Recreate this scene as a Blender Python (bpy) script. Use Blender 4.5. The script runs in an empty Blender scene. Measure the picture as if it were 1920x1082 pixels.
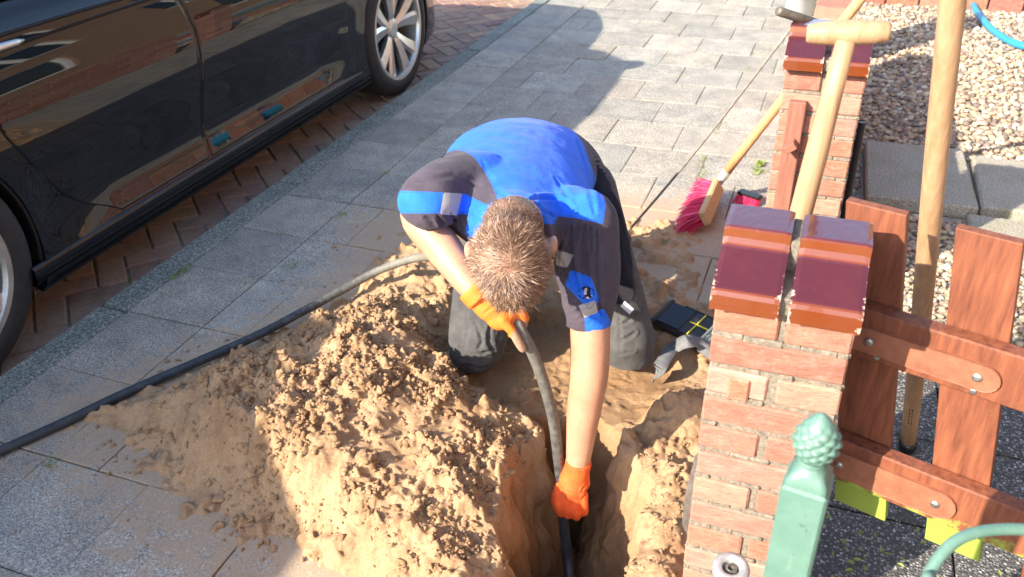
import bpy, bmesh, math, random
import numpy as np
from mathutils import Vector, Matrix
from mathutils.bvhtree import BVHTree
random.seed(7); rng = np.random.default_rng(7)
sc = bpy.context.scene
COL = sc.collection
# ------------------------------------------------------------------ camera
FPX = 1583.3
CF = np.array([-0.30504584, 0.7952318, -0.52397845]); CR = np.array([0.93831885, 0.34503072, -0.02261709]); CU = np.array([-0.16280283, 0.49855811, 0.85143118])
CC = np.array([0, 0, 1.5242])
cam = bpy.data.cameras.new('camera'); camo = bpy.data.objects.new('camera', cam); COL.objects.link(camo)
m = Matrix(((CR[0], CU[0], -CF[0], CC[0]), (CR[1], CU[1], -CF[1], CC[1]), (CR[2], CU[2], -CF[2], CC[2]), (0, 0, 0, 1)))
camo.matrix_world = m
cam.sensor_width = 36; cam.lens = 36 * FPX / 1920; cam.clip_start = .05; cam.clip_end = 500
cam.dof.use_dof = True; cam.dof.focus_distance = 1.95; cam.dof.aperture_fstop = 6.0
sc.camera = camo
# ------------------------------------------------------------------ light
SA, SB = 1.0, 1.45            # the shadow of a point at height h falls at +SA*h, +SB*h
sun_dir = Vector((-SA, -SB, 1)).normalized()      # towards the sun
w = bpy.data.worlds.new('World'); sc.world = w; w.use_nodes = True
nt = w.node_tree; sky = nt.nodes.new('ShaderNodeTexSky'); sky.sky_type = 'NISHITA'; sky.sun_disc = False
sky.sun_elevation = math.asin(sun_dir.z); sky.sun_rotation = math.atan2(sun_dir.x, sun_dir.y)
bg = nt.nodes['Background']; bg.inputs[1].default_value = 0.15
nt.links.new(sky.outputs[0], bg.inputs[0])
sl = bpy.data.lights.new('sun', 'SUN'); sl.energy = 4.0; sl.angle = math.radians(0.6); sl.color = (1, .90, .74)
so = bpy.data.objects.new('sun', sl); COL.objects.link(so)
so.rotation_euler = sun_dir.to_track_quat('Z', 'Y').to_euler()
sc.view_settings.view_transform = 'Standard'; sc.view_settings.look = 'None'; sc.view_settings.exposure = 1.6; sc.view_settings.gamma = 1

# ------------------------------------------------------------------ helpers
def ray(u, v): return CF + CR * (u - 960) / FPX - CU * (v - 541) / FPX
def G(u, v, z=0.0):
    d = ray(u, v); return CC + d * (z - CC[2]) / d[2]
def D(u, v, dep): return CC + ray(u, v) * dep
def tag(o, label=None, cat=None, group=None, kind=None):
    if label: o['label'] = label
    if cat: o['category'] = cat
    if group: o['group'] = group
    if kind: o['kind'] = kind
    return o
def link(o, parent=None):
    COL.objects.link(o)
    if parent is not None:
        o.parent = parent; o.matrix_parent_inverse = Matrix.Translation(-Vector(parent.location))
    return o
def empty(name, loc, label, cat, group=None):
    o = bpy.data.objects.new(name, None); o.location = loc; o.empty_display_size = .05; COL.objects.link(o)
    return tag(o, label, cat, group)
def mesh(name, V, F, mat, parent=None, smooth=False, attrs=None):
    me = bpy.data.meshes.new(name)
    V = np.asarray(V, dtype=np.float32)
    if isinstance(F, np.ndarray):
        n, k = F.shape
        me.vertices.add(len(V)); me.vertices.foreach_set('co', V.ravel())
        me.loops.add(n * k); me.loops.foreach_set('vertex_index', F.astype(np.int32).ravel())
        me.polygons.add(n); me.polygons.foreach_set('loop_start', np.arange(0, n * k, k, dtype=np.int32)); me.polygons.foreach_set('loop_total', np.full(n, k, dtype=np.int32))
        me.update(calc_edges=True); me.validate()
    else:
        me.from_pydata([tuple(map(float, v)) for v in V], [], [tuple(f) for f in F]); me.update()
    if attrs:
        for an, av in attrs.items():
            av = np.asarray(av, dtype=np.float32)
            if av.ndim == 1:
                a = me.attributes.new(an, 'FLOAT', 'POINT'); a.data.foreach_set('value', av)
            else:
                a = me.attributes.new(an, 'FLOAT_COLOR', 'POINT'); a.data.foreach_set('color', np.c_[av, np.ones(len(av), dtype=np.float32)].astype(np.float32).ravel())
    if mat: me.materials.append(mat)
    if smooth: me.polygons.foreach_set('use_smooth', [True] * len(me.polygons))
    return link(bpy.data.objects.new(name, me), parent)
class Geo:
    def __init__(s): s.V = []; s.F = []; s.c = []
    def add(s, V, F, c=None):
        o = len(s.V); s.V += [tuple(map(float, v)) for v in V]; s.F += [tuple(int(i) + o for i in f) for f in F]
        s.c += [c if c is not None else (1, 1, 1)] * len(V); return s
    def obj(s, name, mat, parent=None, smooth=False):
        o = mesh(name, s.V, s.F, mat, parent, smooth, {'tint': np.array(s.c, dtype=np.float32)}); return o
def boxg(x0, x1, y0, y1, z0, z1, b=.003, R=None, o=None, jit=0):
    # chamfered box
    V = []; F = []
    c = ((x0 + x1) / 2, (y0 + y1) / 2, (z0 + z1) / 2); h = ((x1 - x0) / 2, (y1 - y0) / 2, (z1 - z0) / 2)
    b = min(b, min(h) * .9)
    idx = {}
    for sx in (-1, 1):
        for sy in (-1, 1):
            for sz in (-1, 1):
                for a in range(3):
                    p = [sx * (h[0] - (b if a != 0 else 0)), sy * (h[1] - (b if a != 1 else 0)), sz * (h[2] - (b if a != 2 else 0))]
                    idx[(sx, sy, sz, a)] = len(V)
                    V.append([c[i] + p[i] + (random.uniform(-jit, jit) if jit else 0) for i in range(3)])
    def I(s, a): return idx[(s[0], s[1], s[2], a)]
    for a in range(3):
        o1, o2 = (a + 1) % 3, (a + 2) % 3
        for sg in (-1, 1):
            q = []
            for s1, s2 in ((-1, -1), (1, -1), (1, 1), (-1, 1)):
                s = [0, 0, 0]; s[a] = sg; s[o1] = s1; s[o2] = s2; q.append(I(s, a))
            F.append(q if sg > 0 else q[::-1])
        for s1 in (-1, 1):
            for s2 in (-1, 1):
                s = [0, 0, 0]; s[o1] = s1; s[o2] = s2
                A = list(s); A[a] = -1; B = list(s); B[a] = 1
                q = [I(A, o1), I(B, o1), I(B, o2), I(A, o2)]
                F.append(q if s1 * s2 < 0 else q[::-1])
    for sx in (-1, 1):
        for sy in (-1, 1):
            for sz in (-1, 1):
                q = [I((sx, sy, sz), 0), I((sx, sy, sz), 1), I((sx, sy, sz), 2)]
                F.append(q if sx * sy * sz > 0 else q[::-1])
    V = np.array(V)
    if R is not None: V = V @ np.array(R).T
    if o is not None: V = V + np.array(o)
    return V, F
def frames(P):
    P = np.asarray(P, float); n = len(P); T = np.zeros_like(P)
    T[1:-1] = P[2:] - P[:-2]; T[0] = P[1] - P[0]; T[-1] = P[-1] - P[-2]
    T /= np.linalg.norm(T, axis=1)[:, None] + 1e-12
    a = np.array([0, 0, 1.]) if abs(T[0][2]) < .9 else np.array([1., 0, 0])
    N = np.cross(T[0], a); N /= np.linalg.norm(N); Ns = [N]
    for i in range(1, n):
        N = N - T[i] * (N @ T[i]); N /= np.linalg.norm(N); Ns.append(N)
    Ns = np.array(Ns); return T, Ns, np.cross(T, Ns)
def tubeg(P, r, seg=16, cap=True, round_=False):
    P = np.asarray(P, float); n = len(P); r = np.full(n, r) if np.isscalar(r) else np.asarray(r, float)
    if round_:
        T, _, _ = frames(P); P2 = []; r2 = []
        for k in (math.pi / 2 * .97, 1.15, .75, .35): P2.append(P[0] - T[0] * r[0] * math.sin(k)); r2.append(r[0] * math.cos(k))
        P2 += list(P); r2 += list(r)
        for k in (.35, .75, 1.15, math.pi / 2 * .97): P2.append(P[-1] + T[-1] * r[-1] * math.sin(k)); r2.append(r[-1] * math.cos(k))
        P = np.array(P2); r = np.array(r2); n = len(P)
    T, N, B = frames(P); th = np.linspace(0, 2 * math.pi, seg, endpoint=False)
    V = (P[:, None] + r[:, None, None] * (np.cos(th)[None, :, None] * N[:, None] + np.sin(th)[None, :, None] * B[:, None])).reshape(-1, 3)
    F = [(i * seg + j, i * seg + (j + 1) % seg, (i + 1) * seg + (j + 1) % seg, (i + 1) * seg + j) for i in range(n - 1) for j in range(seg)]
    if cap: F += [tuple(range(seg))[::-1], tuple((n - 1) * seg + j for j in range(seg))]
    return V, F
def loftg(C, A, B, seg=28, cap=True):
    # elliptic rings: centre C, half axes A and B as vectors
    C, A, B = map(lambda q: np.asarray(q, float), (C, A, B)); n = len(C); th = np.linspace(0, 2 * math.pi, seg, endpoint=False)
    V = (C[:, None] + np.cos(th)[None, :, None] * A[:, None] + np.sin(th)[None, :, None] * B[:, None]).reshape(-1, 3)
    F = [(i * seg + j, i * seg + (j + 1) % seg, (i + 1) * seg + (j + 1) % seg, (i + 1) * seg + j) for i in range(n - 1) for j in range(seg)]
    if cap: F += [tuple(range(seg))[::-1], tuple((n - 1) * seg + j for j in range(seg))]
    return V, F
def ellg(c, A, B, Cc, nu=24, nv=14):
    c, A, B, Cc = map(lambda q: np.asarray(q, float), (c, A, B, Cc)); V = [c + Cc]; F = []
    for i in range(1, nv):
        t = math.pi * i / nv
        for j in range(nu):
            p = 2 * math.pi * j / nu; V.append(c + math.sin(t) * (math.cos(p) * A + math.sin(p) * B) + math.cos(t) * Cc)
    V.append(c - Cc)
    for j in range(nu):
        F.append((0, 1 + j, 1 + (j + 1) % nu))
        for i in range(nv - 2): F.append((1 + i * nu + j, 1 + (i + 1) * nu + j, 1 + (i + 1) * nu + (j + 1) % nu, 1 + i * nu + (j + 1) % nu))
        F.append((len(V) - 1, 1 + (nv - 2) * nu + (j + 1) % nu, 1 + (nv - 2) * nu + j))
    return V, F
def latheg(prof, c, axis=(0, 0, 1), seg=32, cap=True):
    ax = np.array(axis, float); ax /= np.linalg.norm(ax); a = np.array([1., 0, 0]) if abs(ax[0]) < .9 else np.array([0, 1., 0])
    N = np.cross(ax, a); N /= np.linalg.norm(N); B = np.cross(ax, N); th = np.linspace(0, 2 * math.pi, seg, endpoint=False); V = []
    for r, h in prof:
        for t in th: V.append(np.array(c) + ax * h + r * (math.cos(t) * N + math.sin(t) * B))
    n = len(prof)
    F = [(i * seg + j, i * seg + (j + 1) % seg, (i + 1) * seg + (j + 1) % seg, (i + 1) * seg + j) for i in range(n - 1) for j in range(seg)]
    if cap: F += [tuple(range(seg))[::-1], tuple((n - 1) * seg + j for j in range(seg))]
    return V, F
def catmull(P, n=12):
    P = np.asarray(P, float); Q = np.vstack([2 * P[0] - P[1], P, 2 * P[-1] - P[-2]]); out = []
    for i in range(1, len(Q) - 2):
        for t in np.linspace(0, 1, n, endpoint=False):
            p0, p1, p2, p3 = Q[i - 1:i + 3]
            out.append(.5 * ((2 * p1) + (-p0 + p2) * t + (2 * p0 - 5 * p1 + 4 * p2 - p3) * t * t + (-p0 + 3 * p1 - 3 * p2 + p3) * t ** 3))
    out.append(P[-1]); return np.array(out)
def fuse(parts, voxel, smooth=6, fac=.5):
    # one continuous surface out of overlapping closed shapes -> (verts, quads, mesh)
    V = []; F = []
    for v, f in parts:
        o = len(V); V += [tuple(map(float, q)) for q in v]; F += [tuple(i + o for i in g) for g in f]
    me = bpy.data.meshes.new('tmp'); me.from_pydata(V, [], F); me.update()
    bm = bmesh.new(); bm.from_mesh(me); bmesh.ops.recalc_face_normals(bm, faces=bm.faces); bm.to_mesh(me); bm.free()
    ob = bpy.data.objects.new('tmp', me); COL.objects.link(ob)
    r = ob.modifiers.new('r', 'REMESH'); r.mode = 'VOXEL'; r.voxel_size = voxel
    s = ob.modifiers.new('s', 'SMOOTH'); s.factor = fac; s.iterations = smooth
    dg = bpy.context.evaluated_depsgraph_get(); me2 = bpy.data.meshes.new_from_object(ob.evaluated_get(dg))
    bpy.data.objects.remove(ob); bpy.data.meshes.remove(me)
    me2.polygons.foreach_set('use_smooth', [True] * len(me2.polygons)); me2.materials.clear()
    return me2
def coords(me):
    a = np.zeros(len(me.vertices) * 3, dtype=np.float32); me.vertices.foreach_get('co', a); return a.reshape(-1, 3).astype(float)
def normals(me):
    a = np.zeros(len(me.vertices) * 3, dtype=np.float32); me.vertices.foreach_get('normal', a); return a.reshape(-1, 3).astype(float)
def setco(me, V): me.vertices.foreach_set('co', V.astype(np.float32).ravel()); me.update()
def fattr(me, n, v):
    a = me.attributes.new(n, 'FLOAT', 'POINT'); a.data.foreach_set('value', np.asarray(v, dtype=np.float32))
def attach(name, me, mat, parent):
    me.name = name; me.materials.append(mat); return link(bpy.data.objects.new(name, me), parent)
def hsh(i, j, k):
    x = (i * 374761393 + j * 668265263 + k * 2147483647 + 1013904223) & 0xffffffff
    x = ((x ^ (x >> 13)) * 1274126177) & 0xffffffff; x = x ^ (x >> 16)
    x = (x * 2246822519) & 0xffffffff; x ^= x >> 15
    return (x & 0xffffff) / float(0x1000000)
def vnoise(x, y, s, k=0):
    x = x / s; y = y / s; i = np.floor(x).astype(np.int64); j = np.floor(y).astype(np.int64); fx = x - i; fy = y - j
    fx = fx * fx * (3 - 2 * fx); fy = fy * fy * (3 - 2 * fy)
    return (hsh(i, j, k) * (1 - fx) + hsh(i + 1, j, k) * fx) * (1 - fy) + (hsh(i, j + 1, k) * (1 - fx) + hsh(i + 1, j + 1, k) * fx) * fy - .5
def fbm(x, y, s, o=4, k=0):
    r = 0
    for q in range(o): r = r + vnoise(x + 17 * q, y - 9 * q, s / 2 ** q, k + q) / 2 ** q
    return r
def clods(x, y, cell, k, dens=.8):
    # hemispherical lumps on a jittered grid: height in metres
    i = np.floor(x / cell).astype(np.int64); j = np.floor(y / cell).astype(np.int64); best = np.zeros_like(x)
    for di in (-1, 0, 1):
        for dj in (-1, 0, 1):
            a, b = i + di, j + dj
            px = (a + hsh(a, b, k)) * cell; py = (b + hsh(a, b, k + 1)) * cell; r = cell * (.25 + .5 * hsh(a, b, k + 2)) * (hsh(a, b, k + 3) < dens)
            e = .65 + .7 * hsh(a, b, k + 4); d2 = ((x - px) * e) ** 2 + ((y - py) / e) ** 2
            best = np.maximum(best, np.sqrt(np.maximum(r * r - d2, 0)))
    return best
def inpoly(x, y, P):
    P = np.asarray(P); n = len(P); ins = np.zeros(x.shape, bool); dist = np.full(x.shape, 1e9)
    for i in range(n):
        ax, ay = P[i][:2]; bx, by = P[(i + 1) % n][:2]
        c = ((ay > y) != (by > y)) & (x < (bx - ax) * (y - ay) / (by - ay + 1e-12) + ax); ins ^= c
        t = np.clip(((x - ax) * (bx - ax) + (y - ay) * (by - ay)) / ((bx - ax) ** 2 + (by - ay) ** 2 + 1e-12), 0, 1)
        dist = np.minimum(dist, np.hypot(x - ax - t * (bx - ax), y - ay - t * (by - ay)))
    return np.where(ins, dist, -dist)
def sstep(a, b, x):
    t = np.clip((x - a) / (b - a), 0, 1); return t * t * (3 - 2 * t)

# ------------------------------------------------------------------ materials
class Mat:
    def __init__(s, name, rough=.8, spec=.5, metal=0, coat=0):
        s.m = bpy.data.materials.new(name); s.m.use_nodes = True; s.t = s.m.node_tree; s.N = s.t.nodes; s.b = s.N['Principled BSDF']
        s.b.inputs['Roughness'].default_value = rough; s.b.inputs['Specular IOR Level'].default_value = spec; s.b.inputs['Metallic'].default_value = metal
        if coat: s.b.inputs['Coat Weight'].default_value = coat; s.b.inputs['Coat Roughness'].default_value = .02
        s.tc = s.N.new('ShaderNodeTexCoord')
    def l(s, a, b): s.t.links.new(a, b)
    def noise(s, scale, detail=4, rough=.6, st=None, off=None):
        n = s.N.new('ShaderNodeTexNoise'); n.inputs['Scale'].default_value = scale; n.inputs['Detail'].default_value = detail; n.inputs['Roughness'].default_value = rough
        src = s.tc.outputs['Object']
        if st is not None or off is not None:
            mp = s.N.new('ShaderNodeMapping'); s.l(src, mp.inputs[0]); src = mp.outputs[0]
            if st is not None: mp.inputs['Scale'].default_value = st
            if off is not None: mp.inputs['Location'].default_value = off
        s.l(src, n.inputs['Vector']); return n.outputs['Fac']
    def voro(s, scale, out='Distance', feat='F1'):
        n = s.N.new('ShaderNodeTexVoronoi'); n.inputs['Scale'].default_value = scale; n.feature = feat; s.l(s.tc.outputs['Object'], n.inputs['Vector']); return n.outputs[out]
    def ramp(s, f, stops, interp='LINEAR'):
        r = s.N.new('ShaderNodeValToRGB'); r.color_ramp.interpolation = interp; e = r.color_ramp.elements
        while len(e) < len(stops): e.new(.5)
        for q, (p, c) in zip(e, stops): q.position = p; q.color = (*c, 1) if len(c) == 3 else c
        s.l(f, r.inputs[0]); return r.outputs[0]
    def mr(s, f, a, b, c=0, d=1):
        r = s.N.new('ShaderNodeMapRange'); s.l(f, r.inputs[0])
        for i, v in enumerate((a, b, c, d)): r.inputs[i + 1].default_value = v
        return r.outputs[0]
    def mix(s, f, a, b, mode='MIX'):
        x = s.N.new('ShaderNodeMix'); x.data_type = 'RGBA'; x.blend_type = mode
        for i, v in ((0, f), (6, a), (7, b)):
            if isinstance(v, (int, float)): x.inputs[i].default_value = v
            elif isinstance(v, tuple): x.inputs[i].default_value = (*v, 1)
            else: s.l(v, x.inputs[i])
        return x.outputs[2]
    def math(s, op, a, b=0):
        x = s.N.new('ShaderNodeMath'); x.operation = op
        for i, v in ((0, a), (1, b)):
            if isinstance(v, (int, float)): x.inputs[i].default_value = v
            else: s.l(v, x.inputs[i])
        return x.outputs[0]
    def attr(s, n, out='Fac'):
        a = s.N.new('ShaderNodeAttribute'); a.attribute_name = n; return a.outputs[out]
    def col(s, c):
        if isinstance(c, tuple): s.b.inputs['Base Color'].default_value = (*c, 1)
        else: s.l(c, s.b.inputs['Base Color'])
        return s
    def rough(s, f): s.l(f, s.b.inputs['Roughness']); return s
    def bump(s, h, dist=.002, strength=.6):
        b = s.N.new('ShaderNodeBump'); b.inputs['Strength'].default_value = strength; b.inputs['Distance'].default_value = dist; s.l(h, b.inputs['Height'])
        if s.b.inputs['Normal'].is_linked: s.l(s.b.inputs['Normal'].links[0].from_socket, b.inputs['Normal'])
        s.l(b.outputs[0], s.b.inputs['Normal']); return s
def simple(name, c, rough=.7, var=.25, scale=30, bump=.0, bscale=200, metal=0, spec=.5, coat=0, st=None):
    M_ = Mat(name, rough, spec, metal, coat)
    n = M_.noise(scale, 5, .65, st)
    a = tuple(max(0, x * (1 - var)) for x in c); b = tuple(min(1, x * (1 + var)) for x in c)
    M_.col(M_.ramp(n, [(.3, a), (.7, b)]))
    if bump: M_.bump(M_.noise(bscale, 4, .7, st), bump)
    return M_.m
def dusty(M_, base, amount_attr=None): return base

# sandy concrete pavement tiles
t_ = Mat('concrete_tile', .92)
sp = t_.ramp(t_.noise(170, 4, .85), [(.34, (.10, .10, .10)), (.46, (.27, .27, .265)), (.58, (.50, .49, .465)), (.68, (.85, .82, .77))])
pat = t_.ramp(t_.noise(7, 6, .7), [(.3, (.66, .67, .68)), (.7, (1.16, 1.13, 1.07))])
c_ = t_.mix(1.0, sp, pat, 'MULTIPLY'); c_ = t_.mix(1.0, c_, t_.attr('tint', 'Color'), 'MULTIPLY')
dm = t_.math('ADD', t_.attr('dust'), t_.math('MULTIPLY', t_.math('SUBTRACT', t_.noise(22, 6, .75), .5), 1.7))
dn = t_.noise(260, 2, .8)
c_ = t_.mix(t_.math('MULTIPLY', t_.mr(dm, .42, .70), t_.mr(dn, .33, .55, .25, 1)), c_, (.44, .31, .20))
t_.col(c_).bump(t_.noise(330, 3, .75), .0022, .8); TILE = t_.m
t_ = Mat('joint_soil', .98)
c_ = t_.ramp(t_.noise(60, 5, .7), [(.3, (.14, .12, .09)), (.7, (.36, .31, .24))])
t_.col(t_.mix(t_.ramp(t_.noise(3.2, 4, .7), [(.52, (0, 0, 0)), (.62, (1, 1, 1))]), c_, t_.ramp(t_.noise(120, 3, .7), [(.3, (.05, .10, .015)), (.7, (.22, .34, .06))]))).bump(t_.noise(200, 4, .8), .004); JOINT = t_.m
t_ = Mat('kerb_stone', .9)
sp = t_.ramp(t_.noise(120, 4, .85), [(.36, (.05, .055, .05)), (.5, (.20, .21, .19)), (.62, (.44, .44, .41)), (.7, (.7, .7, .66))])
t_.col(t_.mix(1.0, sp, t_.ramp(t_.noise(5, 4, .6), [(.3, (.7, .78, .74)), (.7, (1.05, 1.05, 1))]), 'MULTIPLY')).bump(t_.noise(190, 4, .8), .003); KERB = t_.m
t_ = Mat('road_brick', .85)
c_ = t_.mix(1.0, t_.attr('tint', 'Color'), t_.ramp(t_.noise(40, 5, .7), [(.25, (.6, .6, .62)), (.75, (1.25, 1.2, 1.15))]), 'MULTIPLY')
t_.col(t_.mix(t_.mr(t_.noise(6, 6, .75), .42, .68, 0, .65), c_, (.34, .27, .19))).bump(t_.noise(150, 5, .75), .003); ROADB = t_.m
# brickwork
t_ = Mat('wall_brick', .9)
n1 = t_.noise(26, 5, .7, (1, 1, 3)); n2 = t_.noise(170, 4, .8, (1, 1, 2.5))
c_ = t_.mix(1.0, t_.attr('tint', 'Color'), t_.ramp(n1, [(.25, (.72, .66, .66)), (.5, (1, 1, 1)), (.75, (1.22, 1.3, 1.35))]), 'MULTIPLY')
c_ = t_.mix(t_.mr(t_.noise(42, 6, .8, None, (3, 1, 2)), .50, .74, 0, .55), c_, (.54, .37, .29))
c_ = t_.mix(t_.mr(n2, .27, .38, .75, 0), c_, (.14, .07, .05))
t_.col(c_).bump(n2, .0035, .9).bump(t_.noise(45, 4, .7, (1, 1, 3)), .004, .6); BRICK = t_.m
t_ = Mat('mortar', .97)
t_.col(t_.ramp(t_.noise(110, 5, .8), [(.3, (.13, .105, .08)), (.5, (.29, .245, .19)), (.7, (.44, .385, .31))])).bump(t_.noise(180, 5, .85), .005, 1.0); MORTAR = t_.m
# glazed cap
t_ = Mat('glazed_cap', .12, .6, 0, .7)
nz = t_.N.new('ShaderNodeNewGeometry'); sx = t_.N.new('ShaderNodeSeparateXYZ'); t_.l(nz.outputs['True Normal'], sx.inputs[0])
edge = t_.attr('edge')
c_ = t_.mix(t_.mr(edge, .42, .58), (.075, .011, .014), (.17, .038, .009))
c_ = t_.mix(t_.mr(t_.noise(18, 4, .6), .5, .8, 0, .35), c_, (.13, .03, .02))
spk = t_.mr(t_.voro(150), .0, .055, 1, 0); spk = t_.math('MULTIPLY', spk, t_.mr(t_.noise(25, 3, .7), .5, .6))
c_ = t_.mix(spk, c_, (.6, .5, .45))
chip = t_.mr(t_.math('ADD', t_.attr('chip'), t_.math('MULTIPLY', t_.math('SUBTRACT', t_.noise(55, 4, .75), .5), 1.5)), .66, .70)
c_ = t_.mix(chip, c_, (.5, .36, .28))
t_.col(c_).rough(t_.math('MAXIMUM', t_.mr(t_.noise(35, 5, .7), .3, .75, .12, .34), chip)).bump(t_.noise(22, 3, .5), .0005, .15); CAP = t_.m
# sand
t_ = Mat('sand', .96, .2)
n1 = t_.noise(420, 4, .8)
c_ = t_.ramp(n1, [(.3, (.24, .135, .07)), (.48, (.52, .33, .185)), (.72, (.66, .465, .30))])
c_ = t_.mix(t_.mr(t_.noise(9, 6, .78), .44, .66, 0, .75), c_, (.30, .17, .085))
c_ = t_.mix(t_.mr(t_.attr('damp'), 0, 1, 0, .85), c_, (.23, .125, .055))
t_.col(c_).bump(n1, .003, .8).bump(t_.noise(110, 5, .75), .006, .7); SAND = t_.m
# others
t_ = Mat('pebble', .8)
t_.col(t_.mix(1.0, t_.attr('tint', 'Color'), t_.ramp(t_.noise(60, 4, .7), [(.3, (.75, .73, .72)), (.7, (1.15, 1.15, 1.15))]), 'MULTIPLY')).bump(t_.noise(150, 4, .7), .002); PEB = t_.m
t_ = Mat('exposed_aggregate', .85)
vv = t_.voro(150, 'Color'); sep = t_.N.new('ShaderNodeSeparateColor'); t_.l(vv, sep.inputs[0])
c_ = t_.ramp(sep.outputs[0], [(0, (.10, .10, .10)), (.4, (.20, .195, .185)), (.75, (.33, .32, .30)), (.95, (.5, .49, .46))], 'CONSTANT')
c_ = t_.mix(t_.mr(t_.voro(150), .35, .6), c_, (.065, .062, .058))
t_.col(c_).bump(t_.voro(150), .004, 1.0); AGG = t_.m
t_ = Mat('weathered_slab', .95)
c_ = t_.ramp(t_.noise(140, 4, .8), [(.34, (.14, .125, .10)), (.5, (.34, .31, .255)), (.66, (.58, .53, .44))])
t_.col(t_.mix(t_.mr(t_.noise(6, 5, .7), .45, .7, 0, .5), c_, (.20, .20, .09))).bump(t_.noise(230, 4, .8), .003); SLAB = t_.m
def woodmat(name, lo, hi, rough=.55, st=(14, 14, 1.2), coat=0, algae=False, scale=9):
    t_ = Mat(name, rough, .4, 0, coat)
    g = t_.noise(scale, 6, .65, st); c_ = t_.ramp(g, [(.28, lo), (.72, hi)])
    c_ = t_.mix(t_.mr(t_.noise(4, 4, .6), .35, .7, 0, .3), c_, tuple(x * .7 for x in lo))
    c_ = t_.mix(t_.mr(t_.voro(38), .0, .05, .5, 0), c_, tuple(min(1, x * 1.6 + .1) for x in hi))
    if algae:
        al = t_.math('ADD', t_.attr('algae'), t_.math('MULTIPLY', t_.math('SUBTRACT', t_.noise(26, 5, .7), .5), .9))
        c_ = t_.mix(t_.mr(al, .42, .58), c_, (.27, .36, .055))
    t_.col(c_).bump(g, .0015, .5).bump(t_.noise(140, 3, .7, (3, 3, .4)), .0008, .5); return t_.m
GATE = woodmat('varnished_hardwood', (.11, .032, .018), (.30, .10, .048), .6, (10, 10, 1.0), algae=True)
PLANK = woodmat('weathered_board', (.20, .075, .05), (.36, .16, .11), .8, (12, 12, 1))
POLE = woodmat('ash_handle', (.33, .19, .10), (.55, .345, .20), .5, (16, 16, .6), scale=5)
BROOMW = woodmat('broom_wood', (.46, .26, .11), (.66, .43, .22), .55, (16, 16, .6))
t_ = Mat('car_paint', .32, .0, 0, 1.0); t_.col((.004, .005, .008)); t_.b.inputs['Metallic'].default_value = 0.0
fl = t_.noise(1.2, 3, .6); t_.b.inputs['Coat Roughness'].default_value = .015
t_.b.inputs['Coat IOR'].default_value = 1.55
t_.bump(fl, .004, .1); PAINT = t_.m
GLASS = Mat('car_glass', .02, .5); GLASS.col((.25, .28, .28)); GLASS.b.inputs['Transmission Weight'].default_value = 1; GLASS.b.inputs['IOR'].default_value = 1.05; GLASS = GLASS.m
RUBBER = simple('tyre_rubber', (.022, .022, .024), .75, .3, 40, .001, 120)
BLACKP = simple('black_plastic', (.018, .018, .02), .5, .3, 30, .0006, 300)
TRIM = simple('black_trim', (.012, .012, .014), .35, .3, 30)
t_ = Mat('alloy', .32, .5, .85); t_.col(t_.ramp(t_.noise(12, 4, .7), [(.3, (.50, .49, .47)), (.7, (.72, .71, .69))])); ALLOY = t_.m
STEEL = simple('steel', (.42, .42, .41), .42, .3, 40, .0006, 200, metal=.9)
GALV = simple('galvanised', (.50, .50, .49), .5, .25, 60, .002, 120, metal=.6)
RUSTY = simple('weathered_steel', (.17, .15, .12), .6, .4, 60, .001, 200, metal=.5)
BRASSY = simple('painted_strap', (.27, .10, .055), .6, .25, 40, .0008, 200)
t_ = Mat('green_paint', .45)
c_ = t_.ramp(t_.noise(14, 5, .7), [(.3, (.085, .175, .14)), (.7, (.125, .23, .185))])
c_ = t_.mix(t_.mr(t_.noise(60, 6, .8), .60, .68, 0, .8), c_, (.05, .06, .045)); c_ = t_.mix(t_.mr(t_.noise(30, 5, .8, (1, 1, .3)), .58, .72, 0, .35), c_, (.30, .32, .27))
t_.col(c_).bump(t_.noise(120, 4, .7), .0012).bump(t_.noise(20, 3, .6), .002, .3); GREEN = t_.m
HOSE = simple('blue_hose', (.03, .24, .42), .4, .15, 20)
t_ = Mat('cable_sheath', .5)
c_ = t_.ramp(t_.noise(25, 4, .7), [(.3, (.018, .022, .028)), (.7, (.045, .055, .065))])
dn = t_.mr(t_.math('ADD', t_.attr('dust'), t_.math('MULTIPLY', t_.math('SUBTRACT', t_.noise(60, 6, .75), .5), .9)), .35, .8, 0, .7)
t_.col(t_.mix(dn, c_, (.30, .27, .22))).rough(t_.mr(dn, 0, 1, .45, .9)).bump(t_.noise(150, 4, .7), .0006); CABLE = t_.m
PINK = Mat('red_bristle', .6); PINK.col(PINK.attr('tint', 'Color')); PINK = PINK.m
WHITE = simple('white_plastic', (.75, .76, .78), .4, .06, 10)
YELLOW = simple('yellow_print', (.75, .68, .05), .5, .1, 60)
LABELW = simple('pale_label', (.72, .72, .48), .5, .2, 30)
STRAP = simple('grey_webbing', (.17, .17, .175), .9, .25, 60, .0015, 500)
LEAF = simple('leaf', (.19, .25, .05), .6, .4, 40)
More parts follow.
